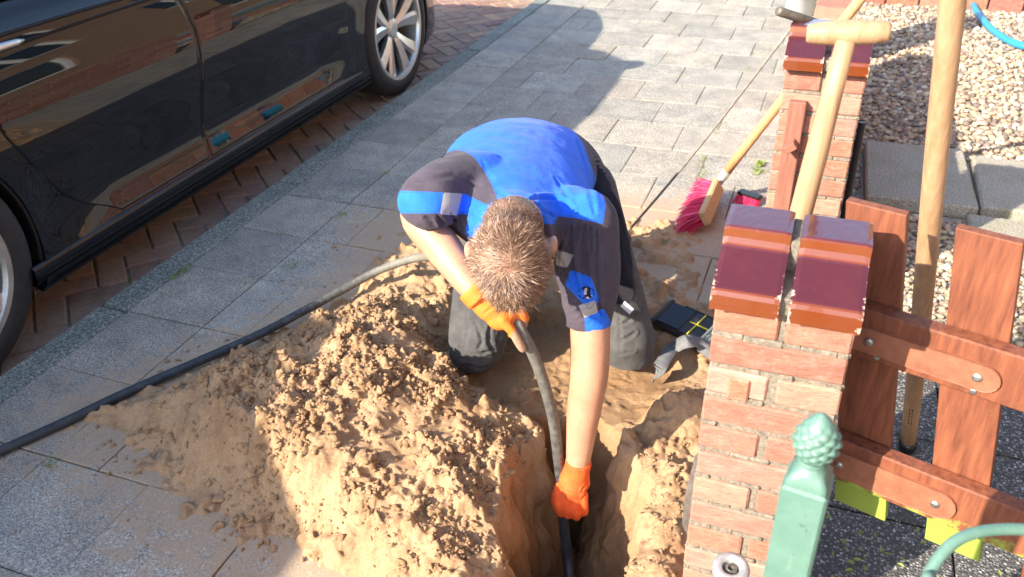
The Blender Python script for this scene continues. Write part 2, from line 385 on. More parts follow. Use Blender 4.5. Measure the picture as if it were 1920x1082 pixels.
# skin, cloth
t_ = Mat('skin', .5, .45)
c_ = t_.ramp(t_.noise(14, 5, .6), [(.3, (.45, .21, .13)), (.7, (.57, .305, .195))])
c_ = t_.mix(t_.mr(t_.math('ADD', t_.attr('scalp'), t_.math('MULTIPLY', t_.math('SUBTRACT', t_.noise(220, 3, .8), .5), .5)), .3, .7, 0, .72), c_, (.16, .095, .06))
c_ = t_.mix(t_.mr(t_.noise(35, 6, .75), .52, .75, 0, .35), c_, (.42, .24, .15)); t_.col(t_.mix(t_.mr(t_.noise(90, 3, .7), .5, .75, 0, .35), c_, (.50, .20, .13))).bump(t_.noise(260, 3, .7), .0006, .6)
t_.b.inputs['Subsurface Weight'].default_value = .12; t_.b.inputs['Subsurface Radius'].default_value = (.012, .005, .003); SKIN = t_.m
def clothmat(name, c, var=.12):
    t_ = Mat(name, .95, .15); t_.b.inputs['Sheen Weight'].default_value = .08
    t_.col(t_.ramp(t_.noise(20, 4, .6), [(.3, tuple(x * (1 - var) for x in c)), (.7, tuple(min(1, x * (1 + var)) for x in c))])).bump(t_.noise(16, 4, .55), .012, .45).bump(t_.noise(900, 2, .6), .0005, .5); return t_
TROUS = clothmat('trouser_cloth', (.082, .080, .080), .3)
TROUS = TROUS.m
DARKC = clothmat('dark_cloth', (.022, .02, .025), .3).m
t_ = clothmat('shirt_cloth', (.1, .1, .1))
blue = t_.ramp(t_.noise(25, 4, .6), [(.3, (.018, .13, .74)), (.7, (.03, .17, .86))]); gry = t_.ramp(t_.noise(25, 4, .6), [(.3, (.058, .048, .066)), (.7, (.088, .072, .094))])
c_ = t_.mix(t_.mr(t_.attr('blue'), -.0006, .0006), gry, blue); c_ = t_.mix(t_.mr(t_.attr('refl'), -.0006, .0006), c_, (.36, .34, .33))
seam = t_.math('ABSOLUTE', t_.math('SUBTRACT', t_.attr('blue'), .003)); c_ = t_.mix(t_.mr(seam, .0004, .0012, .35, 0), c_, (.03, .04, .12))
t_.col(c_); SHIRT = t_.m
def glove(name, a, b):
    t_ = Mat(name, .7, .3); t_.col(t_.mix(t_.mr(t_.noise(38, 6, .78), .52, .74, 0, .5), t_.ramp(t_.noise(20, 4, .6), [(.3, a), (.7, b)]), (.38, .22, .12))).bump(t_.noise(70, 4, .6), .004, .5).bump(t_.noise(600, 2, .6), .0008, .6); return t_
t_ = glove('orange_glove', (.78, .17, .02), (.86, .23, .035)); g0 = t_.b.inputs['Base Color'].links[0].from_socket
t_.col(t_.mix(t_.mr(t_.math('ADD', t_.attr('coat'), t_.math('MULTIPLY', t_.math('SUBTRACT', t_.noise(60, 4, .7), .5), .5)), .4, .6), g0, (.40, .25, .17))); GLOVE = t_.m
t_ = glove('red_orange_glove', (.80, .085, .02), (.88, .15, .03)); GLOVER = t_.m
HAIR = Mat('hair', .45, .5); HAIR.col(HAIR.attr('tint', 'Color')); HAIR = HAIR.m
# ================================================================== SETTING
XK, KW, ROADZ = -2.0706, .118, -.065
DUG = [(-.66, .3), (-.10, .3), (-.10, 2.36), (-.92, 2.36), (-.98, 2.0), (-.85, 1.6), (-.72, 1.1)]
SAND_POLY = [G(*q) for q in ((180, 768), (330, 700), (480, 640), (590, 590), (690, 500), (700, 425), (790, 395), (1000, 380), (1130, 385), (1200, 392), (1265, 400), (1335, 440), (1345, 560))]
SAND_POLY = [(p[0], p[1]) for p in SAND_POLY] + [(-.10, 2.45), (-.10, .3), (-.66, .3), (-.74, .80)] + [(p[0], p[1]) for p in (G(700, 1120), G(560, 1060), G(440, 1010), G(330, 950), G(250, 880), G(170, 810))]
# pavement tiles, one mesh
tg = Geo(); tdust = []
def add_tile(x0, x1, y0, y1, z=0, n=4):
    if x1 - x0 < .02: return
    cx, cy = (x0 + x1) / 2, (y0 + y1) / 2
    g = random.uniform(.82, 1.10); wm = random.uniform(-.025, .025); c = ((g + wm) * 1.05, g * .99, (g - wm) * .90)
    j = .0017; x0 += j; x1 -= j; y0 += j; y1 -= j; b = .004
    dz = random.uniform(-.0022, .0022); tx = random.uniform(-.004, .004); ty = random.uniform(-.004, .004)
    xs = np.r_[x0, x0 + b, np.linspace(x0 + b, x1 - b, n + 1)[1:], x1]; ys = np.r_[y0, y0 + b, np.linspace(y0 + b, y1 - b, n + 1)[1:], y1]
    V = []; nx, ny = len(xs), len(ys)
    for a, yy in enumerate(ys):
        for q, xx in enumerate(xs):
            e = (q in (0, nx - 1)) or (a in (0, ny - 1))
            V.append((xx + (random.uniform(-.001, .001)), yy + random.uniform(-.001, .001), z + dz + (xx - cx) * tx + (yy - cy) * ty - (.0022 if e else 0)))
    F = [(a * nx + q, a * nx + q + 1, (a + 1) * nx + q + 1, (a + 1) * nx + q) for a in range(ny - 1) for q in range(nx - 1)]
    rim = [q for q in range(nx)] + [a * nx + nx - 1 for a in range(1, ny)] + [(ny - 1) * nx + q for q in range(nx - 2, -1, -1)] + [a * nx for a in range(ny - 2, 0, -1)]
    o = len(V)
    for i in rim: V.append((V[i][0], V[i][1], z - .05))
    L = len(rim); F += [(rim[i], o + i, o + (i + 1) % L, rim[(i + 1) % L]) for i in range(L)]
    tg.add(V, F, c)
Y0, B_ = 2.0976, .3205
for k in range(-11, 40):
    ya, yb = Y0 + B_ * k, Y0 + B_ * (k + 1); far = yb < .4 or ya > 7
    xs = [XK, -1.765] + ([-1.600, -1.268, -.936, -.604, -.272, -.108] if k % 2 else [-1.434, -1.102, -.770, -.438, -.108])
    for a, b in zip(xs[:-1], xs[1:]):
        cx, cy = (a + b) / 2, (ya + yb) / 2
        if inpoly(np.array([cx]), np.array([cy]), DUG)[0] > -.05: continue
        add_tile(a, b, ya, yb, 0, 2 if far else 5)
tv = np.array(tg.V); dd = inpoly(tv[:, 0], tv[:, 1], SAND_POLY)
pave = mesh('pavement', tv, tg.F, TILE, None, False, {'tint': np.array(tg.c), 'dust': np.clip(.78 + dd * 1.7, 0, 1) * (dd > -.6)})
tag(pave, kind='structure')
# soil bed under the tiles (with a hole where the ground is dug)
HX0, HX1, HY0, HY1 = -1.95, -.10, .30, 3.30
g_ = Geo(); zj = -.0045
def quad(g, x0, x1, y0, y1, z): g.add([(x0, y0, z), (x1, y0, z), (x1, y1, z), (x0, y1, z)], [(0, 1, 2, 3)])
for r in ((XK, HX0, -12, 40), (HX0, HX1, -12, HY0), (HX0, HX1, HY1, 40), ): quad(g_, *r, zj)
tag(g_.obj('pavement_joints', JOINT), kind='structure')
# kerb
g_ = Geo(); y = -12
while y < 40:
    L = 1.06; V, F = boxg(XK - KW, XK - .003, y + .002, y + L - .003, -.3, .002 + random.uniform(-.0015, .0015), .012); g_.add(V, F); y += L
tag(g_.obj('kerb', KERB), kind='structure')
# road: herringbone bricks at 45 degrees
g_ = Geo(); Lb, Wb = .222, .108; c45 = math.cos(math.radians(-43)); s45 = math.sin(math.radians(-43))
pal = [(.21, .115, .085), (.23, .13, .09), (.18, .10, .085), (.26, .15, .10), (.165, .10, .085), (.22, .135, .10), (.20, .11, .08)]
NN = 64
for a in range(-NN, NN):
    for b in range(-NN, NN):
        if (a - b) % 4 == 0: bx = (a, a + 2, b, b + 1)
        elif (a - b) % 4 == 3: bx = (a, a + 1, b, b + 2)
        else: continue
        uc, vc = (bx[0] + bx[1]) / 2 * Wb, (bx[2] + bx[3]) / 2 * Wb
        X = -3.2 + uc * c45 - vc * s45; Yc = 3.6 + uc * s45 + vc * c45
        if X > XK - KW + .06 or X < -5.4 or Yc < -1 or Yc > 9: continue
        j = .0035; V, F = boxg((bx[0] * Wb + j), (bx[1] * Wb - j), bx[2] * Wb + j, bx[3] * Wb - j, -.03, random.uniform(-.002, .002), .006, None, None, .0012)
        R = np.array([[c45, -s45, 0], [s45, c45, 0], [0, 0, 1]]); V = V @ R.T + np.array([-3.2, 3.6, ROADZ])
        V[:, 0] = np.minimum(V[:, 0], XK - KW - .004)
        tt = random.uniform(1.2, 1.75); g_.add(V, F, tuple(x * tt for x in random.choice(pal)))
tag(g_.obj('road_bricks', ROADB), kind='structure')
g_ = Geo(); quad(g_, -9, XK - KW + .01, -30, 60, ROADZ - .008); tag(g_.obj('road', JOINT), kind='structure')
g_ = Geo(); quad(g_, -60, -9, -60, 90, ROADZ); quad(g_, 2.9, 60, -60, 90, -.02); tag(g_.obj('ground', SLAB), kind='structure')

# ---- dug ground and sand heap : one height field, two meshes
st = .0042; xs = np.arange(HX0, HX1 + st * .5, st); ys = np.arange(HY0, HY1, st)
X, Y = np.meshgrid(xs, ys); nx_, ny_ = X.shape[1], X.shape[0]
sd = inpoly(X, Y, SAND_POLY)
warp = fbm(X, Y, .25, 4, 3) * .06
def gau(c, sx, sy, h, ang=0):
    dx, dy = X - c[0], Y - c[1]; ca, sa = math.cos(ang), math.sin(ang); a = dx * ca + dy * sa; b = -dx * sa + dy * ca
    return h * np.exp(-(a / sx) ** 2 / 2 - (b / sy) ** 2 / 2)
heap = (gau(G(690, 610, .13), .15, .17, .105) + gau(G(590, 690, .10), .19, .19, .075) + gau(G(780, 710, .10), .14, .14, .09) + gau(G(900, 850, .05), .12, .13, .07) + gau(G(480, 780, .05), .17, .15, .065) + gau(G(370, 770, .02), .15, .11, .045)
        + gau(G(560, 900, .03), .19, .15, .065) + gau(G(430, 880, .02), .15, .11, .045) + gau(G(680, 820, .05), .15, .13, .05) + gau(G(760, 960, .03), .18, .16, .055) + gau(G(660, 1040, .02), .16, .14, .035) + gau(G(790, 500, .04), .10, .09, .04))
edge_in = sstep(-.03, .17, sd + warp * 1.2)
tx_l = np.interp(Y, [.3, 1.18, 1.30, 1.46, 1.61, 1.70, 1.78], [-.52, -.50, -.545, -.585, -.565, -.60, -.47])        # left rim of the trench
tx_r = np.interp(Y, [.3, 1.25, 1.49, 1.58, 1.70, 1.78], [-.22, -.225, -.25, -.29, -.33, -.44])
X0_, Y0_ = X, Y; X = X0_ + fbm(X0_, Y0_, .022, 3, 200) * .020; Y = Y0_ + fbm(X0_, Y0_, .022, 3, 210) * .020
X_L = X_LC = X0_
lump = np.clip(fbm(X, Y, .12, 3, 40) * 2 + .55, 0, 1) * (1 - .93 * sstep(2.12, 2.4, Y + warp)) * (.72 + .28 * sstep(-1.45, -1.05, X_L))
cl = clods(X, Y, .055, 11, .09) * .5 * sstep(.03, .16, heap) + clods(X, Y, .028, 21, .38) * .5 * (.35 + .65 * sstep(-1.45, -1.0, X)) * np.clip(.35 + heap * 6, 0, 1) + clods(X, Y, .018, 31, .7) * .8 + clods(X, Y, .011, 41, .75) * .9
X, Y = X0_, Y0_; cl = cl * (1 + .9 * fbm(X, Y, .018, 3, 220)) + np.maximum(0, fbm(X, Y, .014, 3, 230)) * .018
thick = .010 + fbm(X, Y, .07, 4, 5) * .028
H = -.022 + edge_in * (.020 + thick * (1 - .35 * sstep(2.12, 2.4, Y)) - .004 * sstep(2.12, 2.4, Y) + heap + cl * lump * 1.0) + np.where(sd > -.12, np.maximum(0, fbm(X, Y, .05, 4, 9) * .05) * sstep(-.14, .02, sd + warp), 0)
# knee hollow: smooth trodden sand, slightly below the tiles
kn = sstep(.03, .16, -np.hypot((X + .60) / 1.25, (Y - 1.95) / .9) + .40)
dugm = sstep(-.02, .07, inpoly(X, Y, DUG)) * sstep(-.93, -.80, X + .0 * Y)
flat = -.035 + fbm(X, Y, .15, 4, 70) * .03 + clods(X, Y, .02, 81, .35) * .35
H = H * (1 - kn * .95) + flat * kn * .95
# right-hand ledge between trench and pillar
led = sstep(-.36, -.27, X) * sstep(1.98, 1.80, Y + warp) ; ledh = -.02 + gau(G(1270, 760, 0), .05, .10, .075) + gau((-.15, 1.35), .05, .25, .03) + fbm(X, Y, .09, 4, 90) * .05 + (clods(X, Y, .038, 95, .55) * 1.0 + clods(X, Y, .018, 98, .8) * .8) * np.clip(fbm(X, Y, .16, 2, 101) * 4 + .45, 0, 1)
H = H * (1 - led) + ledh * led
# back slope of the little mound in front of the knees
H += gau(G(985, 745, 0), .05, .06, .035) * (1 + .8 * fbm(X, Y, .03, 3, 111)) + clods(X, Y, .026, 115, .8) * .8 * gau(G(985, 745, 0), .07, .07, 1)
# trench
wl = fbm(X, Y, .13, 5, 120) * .055; wr = fbm(X, Y, .14, 5, 130) * .07
endm = sstep(1.79, 1.70, Y + fbm(X, Y, .1, 3, 140) * .04)
dl = (X - (tx_l + wl)); dr = ((tx_r + wr) - X)
depth_l = np.clip(dl / .105, 0, 1) ** 1.15; depth_r = np.clip(dr / .15, 0, 1) ** .85
floor = -.46 + fbm(X, Y, .1, 3, 150) * .04 + clods(X, Y, .03, 155, .4) * .4
tr = np.minimum(depth_l, depth_r) * endm
H = H * (1 - tr) + floor * tr
# never let the sheet poke up through clean pavement
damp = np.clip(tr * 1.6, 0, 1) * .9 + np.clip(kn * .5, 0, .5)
def sheet(name, mask, label=None, cat=None, kind=None):
    idx = np.arange(nx_ * ny_).reshape(ny_, nx_); q = mask[:-1, :-1]
    F = np.stack([idx[:-1, :-1][q], idx[:-1, 1:][q], idx[1:, 1:][q], idx[1:, :-1][q]], 1)
    used, inv = np.unique(F, return_inverse=True); F = inv.reshape(F.shape)
    dx = fbm(X, Y, .02, 3, 160) * .006 + fbm(Y * 1.0, H * .8, .07, 5, 165) * .045 * np.clip(tr * 4, 0, 1) * (tr < .97); V = np.stack([(X + dx).ravel(), (Y + fbm(X, Y, .02, 3, 170) * .006).ravel(), H.ravel()], 1)[used]
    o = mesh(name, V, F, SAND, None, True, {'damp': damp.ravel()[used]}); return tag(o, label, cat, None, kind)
hm = (X < tx_l + wl + .004) & (sd > -.16) & (Y < 2.75 + .0 * X) & (Y + (X + .9) * .8 < 2.35 + 0 * X)
sheet('sand_heap', hm, 'big loose heap of orange sand thrown up on the pavement left of the trench', 'sand heap')
sheet('dug_ground', ~hm, None, None, 'structure')
def hz(x, y):
    i = int(round((y - HY0) / st)); j = int(round((x - HX0) / st)); i = min(max(i, 0), ny_ - 1); j = min(max(j, 0), nx_ - 1); return float(H[i, j])
# loose clods
bm = bmesh.new(); bmesh.ops.create_icosphere(bm, subdivisions=2, radius=1); iv = np.array([v.co[:] for v in bm.verts]); itf = np.array([[v.index for v in f.verts] for f in bm.faces]); bm.free()
bm = bmesh.new(); bmesh.ops.create_icosphere(bm, subdivisions=1, radius=1); iv1 = np.array([v.co[:] for v in bm.verts]); itf1 = np.array([[v.index for v in f.verts] for f in bm.faces]); bm.free()
def scatter(name, pts, rad, mat, tints=None, flat=(.6, .9), hi=True, amp=.28, kind='stuff', label=None, cat=None, damp_=None):
    bv, bf = (iv, itf) if hi else (iv1, itf1); n = len(pts); k = len(bv)
    u = rng.normal(size=(n, 3, 3)); Q, _ = np.linalg.qr(u)
    s = np.stack([rng.uniform(.75, 1.15, n), rng.uniform(.75, 1.15, n), rng.uniform(flat[0], flat[1], n)], 1) * np.asarray(rad)[:, None]
    ph = rng.uniform(0, 6.28, (n, 3, 3))
    nz = sum(np.sin(bv[None] @ Q[:, :, a][:, :, None] * (2.6 + 1.3 * a) + ph[:, a, :1][:, :, None]) for a in range(3))[:, :, 0] * amp / 1.5
    V = bv[None] * (1 + nz[:, :, None]); V = V + rng.normal(size=V.shape) * amp * .16
    yaw = rng.uniform(0, 6.28, n); c, s_ = np.cos(yaw), np.sin(yaw)
    V = V * s[:, None, :]; V = np.stack([V[..., 0] * c[:, None] - V[..., 1] * s_[:, None], V[..., 0] * s_[:, None] + V[..., 1] * c[:, None], V[..., 2]], 2) + np.asarray(pts)[:, None]
    F = (bf[None] + (np.arange(n) * k)[:, None, None]).reshape(-1, 3)
    at = {}
    if tints is not None: at['tint'] = np.repeat(np.asarray(tints), k, 0)
    if damp_ is not None: at['damp'] = np.repeat(damp_, k)
    o = mesh(name, V.reshape(-1, 3), F, mat, None, True, at); return tag(o, label, cat, None, kind)
pts = []; rad = []; dmp = []
while len(pts) < 5200:
    x = random.uniform(-1.75, -.11); y = random.uniform(.6, 2.6)
    i = int((y - HY0) / st); j = int((x - HX0) / st)
    if not (0 <= i < ny_ and 0 <= j < nx_): continue
    hp = heap[i, j]; s_ = sd[i, j]
    if tr[i, j] > .1 or kn[i, j] > .5 and random.random() > .04: continue
    pz = np.clip(hp * 7, 0, 1) + .25 * led[i, j] if s_ > 0 else .06 * max(0, 1 + s_ / .35)
    if random.random() > pz * max(.12, lump[i, j]): continue
    r = random.choice((.0035, .0045, .006, .008)) * (1 + 1.0 * (random.random() < .12) * (hp > .05)); r *= .50 + .38 * random.random()
    z = max(H[i, j], 0.0 if s_ < .02 else -1) + r * .15
    pts.append((x, y, z)); rad.append(r); dmp.append(random.uniform(0, .35))
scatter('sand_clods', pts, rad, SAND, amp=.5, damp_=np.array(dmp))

# ---- garden side
GX0 = .11
# dark exposed-aggregate tiles near the gate
g_ = Geo()
for a in range(0, 9):
    for b in range(-9, 5):
        x0 = GX0 + .02 + a * .32; y0 = .66 + b * .32
        V, F = boxg(x0 + .002, x0 + .317, y0 + .002, y0 + .317, -.05, random.uniform(-.002, .002), .004); g_.add(V, F)
tag(g_.obj('garden_path', AGG), kind='structure')
g_ = Geo(); quad(g_, -.12, 2.9, -12, 40, -.03); tag(g_.obj('garden_soil', JOINT), kind='structure')
# gravel bed
n = 0; P_ = []; Rr = []; T_ = []
palp = [(.48, .38, .27), (.55, .46, .34), (.40, .28, .19), (.45, .30, .22), (.26, .20, .17), (.50, .39, .25), (.62, .55, .45), (.22, .17, .14)]
gy = 2.22
while gy < 7.1:
    gx = GX0 + .01
    while gx < 2.2:
        if random.random() < .93 and not (.2 < gx < 1.32 and 3.33 < gy < 3.95):
            r = random.uniform(.012, .021) if gy > 2.9 else random.uniform(.009, .015)
            P_.append((gx + random.uniform(-.012, .012), gy + random.uniform(-.012, .012), -.008 + random.uniform(-.006, .012))); Rr.append(r)
            c = random.choice(palp); tt = random.uniform(.75, 1.15); T_.append([q * tt for q in c])
        gx += .0255 if gy > 2.9 else .019
    gy += .0225 if gy > 2.9 else .0175
scatter('gravel', P_, Rr, PEB, T_, (.45, .75), hi=False, amp=.22)
g_ = Geo(); quad(g_, GX0, 2.9, 2.2, 7.2, -.012); tag(g_.obj('gravel_bed', SLAB), kind='structure')
def slab(x0, x1, y0, y1, z, rz, label, name='paving_slab', m=SLAB):
    g = Geo(); V, F = boxg(-(x1 - x0) / 2, (x1 - x0) / 2, -(y1 - y0) / 2, (y1 - y0) / 2, -.06, 0, .008); g.add(V, F)
    o = g.obj(name, m); o.location = ((x0 + x1) / 2, (y0 + y1) / 2, z); o.rotation_euler = (0, 0, math.radians(rz)); return tag(o, label, 'slab')
slab(.232, .642, 3.36, 3.97, .045, 1, 'dark grey concrete slab on the gravel right behind the far brick pillar')
slab(.665, 1.28, 3.40, 3.93, .035, -1, 'concrete slab half in shade right of the long ash pole')
slab(.60, 1.35, 2.98, 3.32, .03, -2, 'sunlit mossy concrete slab behind the open garden gate')
# leaves and moss bits
g_ = Geo()
def leafg(c, L, W, yaw, tilt):
    p = [(-L / 2, 0, 0), (-L / 6, W / 2, .003), (L / 4, W / 2.6, .004), (L / 2, 0, .001), (L / 4, -W / 2.6, .003), (-L / 6, -W / 2, .004)]
    R = np.array(Matrix.Rotation(yaw, 3, 'Z') @ Matrix.Rotation(tilt, 3, 'X')); V = np.array(p) @ R.T + np.array(c); return V, [(0, 1, 2, 3), (0, 3, 4, 5)]
for q in range(150):
    x = random.uniform(.14, .75); y = random.uniform(1.15, 1.55) if q % 3 else random.uniform(.8, 2.0)
    g_.add(*leafg((x, y, .006 + random.random() * .01), random.uniform(.008, .022), random.uniform(.005, .012), random.uniform(0, 6.3), random.uniform(-.5, .5)))
tag(g_.obj('leaf_litter', LEAF), kind='stuff')
# moss and weeds in the joints
g_ = Geo()
def weed(x, y, n, h):
    for q in range(n):
        a = random.uniform(0, 6.3); L = h * random.uniform(.5, 1.2); w_ = L * .12; b = np.array([x + random.gauss(0, .012), y + random.gauss(0, .02), 0])
        d = np.array([math.cos(a), math.sin(a), 0]) * L * random.uniform(.3, .9); s_ = np.array([-math.sin(a), math.cos(a), 0]) * w_; up = np.array([0, 0, L * random.uniform(.3, .9)])
        g_.add([b - s_, b + s_, b + d * .5 + up * .8 + s_, b + d * .5 + up * .8 - s_, b + d + up], [(0, 1, 2, 3), (3, 2, 4)])
for (u, v, n, h) in ((1425, 310, 45, .025), (1418, 322, 40, .02), (1320, 300, 40, .011), (1318, 325, 40, .011), (1312, 335, 30, .010), (1316, 312, 40, .010), (1270, 145, 25, .010), (1345, 235, 30, .010), (1410, 100, 25, .010), (1400, 130, 25, .010), (690, 345, 30, .012), (640, 405, 30, .012), (720, 325, 30, .012), (545, 500, 30, .012), (790, 260, 25, .01), (1245, 455, 30, .015), (88, 873, 40, .012), (330, 520, 40, .014), (350, 505, 40, .016), (470, 530, 25, .01), (305, 555, 25, .01), (530, 440, 15, .01), (1340, 250, 20, .010), (1275, 132, 25, .010), (1262, 160, 20, .010)):
    p = G(u, v); weed(p[0], p[1], n, h)
tag(g_.obj('joint_weeds', LEAF), kind='stuff')

# ---- brick pillars
PX0, PX1 = -.103, .112
BT = [(.45, .19, .13), (.49, .235, .165), (.41, .165, .115), (.52, .265, .20), (.45, .215, .16), (.47, .185, .12)]
def pillar(y0, label, zt=.798, dep=.215, seed=1, top=True):
    random.seed(seed); root = empty('brick_pillar', (0.0045, y0 + dep / 2, 0), label, 'pillar', 'brick garden pillars'); c = .0625
    gm = Geo(); V, F = boxg(PX0 + .006, PX1 - .006, y0 + .006, y0 + dep - .006, -.25, zt - .001, .002); 
    # mortar core with a grid front so that it is uneven
    gm.add(V, F)
    gb = Geo(); nrow = 17
    for i in range(nrow):
        z1 = zt - .0105 - i * c; z0 = z1 - .051
        if i % 2 == 0: cells = [(PX0, PX0 + .102, y0, y0 + dep), (PX0 + .113, PX1, y0, y0 + dep)]
        else: cells = [(PX0, PX1, y0, y0 + .102), (PX0, PX1, y0 + .113, y0 + dep)]
        for k in range(2 if top else 1):
            pass
        for (a, b, e, f) in cells:
            j = lambda s=.0022: random.uniform(-s, s)
            V, F = boxg(a + abs(j()), b - abs(j()), e + j(.0018), f + j(.0018), z0 + j(.0012), z1 + j(.0012), .0035, None, None, .0008)
            t = random.choice(BT); s = random.uniform(.88, 1.12); gb.add(V, F, tuple(x * s for x in t))
    gb.obj('brickwork', BRICK, root); gm.obj('mortar', MORTAR, root)
    # uneven mortar smears in the joints
    gs = Geo()
    for i in range(nrow):
        zz = zt - .0052 - i * c
        for side in (0, 1):
            t = PX0
            while t < PX1 - .01:
                L = random.uniform(.02, .07); e = min(t + L, PX1 - .003)
                if random.random() < .8:
                    pr = random.uniform(-.002, .0014); hh = random.uniform(.0044, .0062)
                    yy = y0 if side == 0 else y0 + dep
                    sg = -1 if side == 0 else 1
                    V, F = boxg(t, e, min(yy - sg * .012, yy + sg * pr), max(yy - sg * .012, yy + sg * pr), zz - hh, zz + hh, .0022, None, None, .0008); gs.add(V, F)
                t = e
        for side in (0, 1):
            t = y0 + .003
            while t < y0 + dep - .01:
                L = random.uniform(.02, .07); e = min(t + L, y0 + dep - .003)
                if random.random() < .8:
                    pr = random.uniform(-.002, .001); hh = random.uniform(.0044, .006); xx = PX0 if side == 0 else PX1; sg = -1 if side == 0 else 1
                    V, F = boxg(min(xx - sg * .012, xx + sg * pr), max(xx - sg * .012, xx + sg * pr), t, e, zz - hh, zz + hh, .0022, None, None, .0008); gs.add(V, F)
                t = e
    gs.obj('pointing', MORTAR, root)
    # glazed cap: two tiles, ridge in the middle
    dy = y0 - 1.174; yc = 1.2815 + dy
    half = [(1.140, .800), (1.140, .826), (1.143, .833), (1.150, .837), (1.226, .866), (1.232, .871), (1.236, .880), (1.238, .893), (1.243, .898), (1.2815, .898)]
    half = [(y + dy, z + (zt - .798)) for y, z in half]
    prof = half + [(2 * yc - y, z) for y, z in half[::-1][1:]]
    def cap(x0, x1, dz):
        n = 14; xx = np.linspace(x0, x1, n); V = []; ed = []; ch = []
        # densify profile
        pp = []
        for (a, b) in zip(prof[:-1], prof[1:]):
            m = max(1, int(math.hypot(b[0] - a[0], b[1] - a[1]) / .012))
            for q in range(m): pp.append((a[0] + (b[0] - a[0]) * q / m, a[1] + (b[1] - a[1]) * q / m))
        pp.append(prof[-1]); L = len(pp)
        for i, x in enumerate(xx):
            ex = min(x - x0, x1 - x)
            for (y, z) in pp:
                rz = -.002 * (ex < .001); V.append((x, y, z + dz + rz + (random.uniform(-.00012, .00012))))
                zz = z - (zt - .798); yy = min(y - dy, 2 * 1.2815 - (y - dy))
                e = 1.0 if zz < .8365 else (.9 if 1.229 < yy < 1.239 else 0.0)
                ed.append(e); ch.append(max(0, .5 - (min(ex, .02) / .02) * .5) + (.18 if zz < .842 else 0))
        F = [(i * L + k, (i + 1) * L + k, (i + 1) * L + k + 1, i * L + k + 1) for i in range(n - 1) for k in range(L - 1)]
        F += [tuple(range(L)), tuple((n - 1) * L + k for k in range(L))[::-1], tuple(i * L for i in range(n)) + tuple(i * L + L - 1 for i in range(n - 1, -1, -1))]
        return mesh('cap_tile', V, F, CAP, root, False, {'edge': ed, 'chip': ch})
    cap(-.109, -.0055, 0); cap(.0085, .113, -.002)
    g = Geo(); V, F = boxg(-.007, .010, y0 - .020, y0 + dep + .02, .80 + zt - .798, .829 + zt - .798, .002); g.add(V, F)
    V, F = boxg(-.007, .010, y0 + .065, y0 + dep - .065, .829 + zt - .798, .884 + zt - .798, .002, None, None, .001); g.add(V, F); g.obj('cap_joint', MORTAR, root)
    return root
near_p = pillar(1.174, 'near brick pillar with glazed maroon cap that carries the open gate', seed=3)
g = Geo(); 
pt = np.array([-.048, 1.172, .63]); g.add(*boxg(pt[0] - .017, pt[0] + .017, 1.169, 1.176, .607, .652, .008), (.50, .20, .12)); g.obj('brick_patch', BRICK, near_p)
far_p = pillar(2.448, 'middle brick pillar with a nailed-on gate stop board on its face', seed=8)
pillar(5.2, 'farthest brick pillar at the top edge behind the shovel grip', seed=12)
# board on the far pillar
rb = empty('gate_stop_board', (-.075, 2.43, 0), 'weathered reddish gate stop board upright on the middle pillar face', 'board')
p1 = gb0 = None
def onface(u, v, y): d = ray(u, v); return CC + d * (y / d[1])
a = onface(1497, 190, 2.43); b = onface(1462, 392, 2.43)
g = Geo(); g.add(*boxg(a[0] - .024, a[0] + .024, 2.419, 2.445, -.02, a[2], .003)); g.obj('board', PLANK, rb)
c = onface(1483, 272, 2.41); g = Geo(); R = Matrix.Rotation(math.radians(-38), 3, 'Y'); g.add(*boxg(-.017, .017, -.022, .022, -.011, .011, .002, R, (c[0], 2.400, c[2]))); g.obj('latch_block', PLANK, rb)
# black drain pipe right of the far pillar
g = Geo(); g.add(*tubeg([(.135, 2.60, -.02), (.133, 2.60, .3), (.132, 2.62, .60)], .011, 14)); tag(g.obj('drain_pipe', BLACKP), 'thin black pipe standing against the garden side of the middle pillar', 'pipe')
# low wall behind the far pillar
g = Geo(); random.seed(4)
for i in range(10):
    y = 2.70 + (0 if i % 2 else .11)
    while y < 4.75:
        g.add(*boxg(-.085, .095, y, min(y + .212, 4.8), .0625 * i - .06, .0625 * i - .009, .003, None, None, .0008), tuple(x * random.uniform(.85, 1.1) for x in random.choice(BT))); y += .223
wr_ = empty('garden_wall', (0, 4, 0), 'low brick garden wall running away behind the middle pillar', 'wall'); g.obj('brickwork', BRICK, wr_)
g = Geo(); g.add(*boxg(-.079, .089, 2.68, 4.79, -.2, .545, .002)); g.obj('mortar', MORTAR, wr_)
# brick edging at the end of the gravel
g = Geo(); x = .12
while x < 2.8: g.add(*boxg(x, x + .212, 6.86, 6.97, -.05, .10, .006, None, None, .001), tuple(q * random.uniform(.5, .75) for q in random.choice(BT))); x += .223
tag(g.obj('brick_edging', BRICK), 'dark red brick edging along the far end of the gravel bed', 'edging')
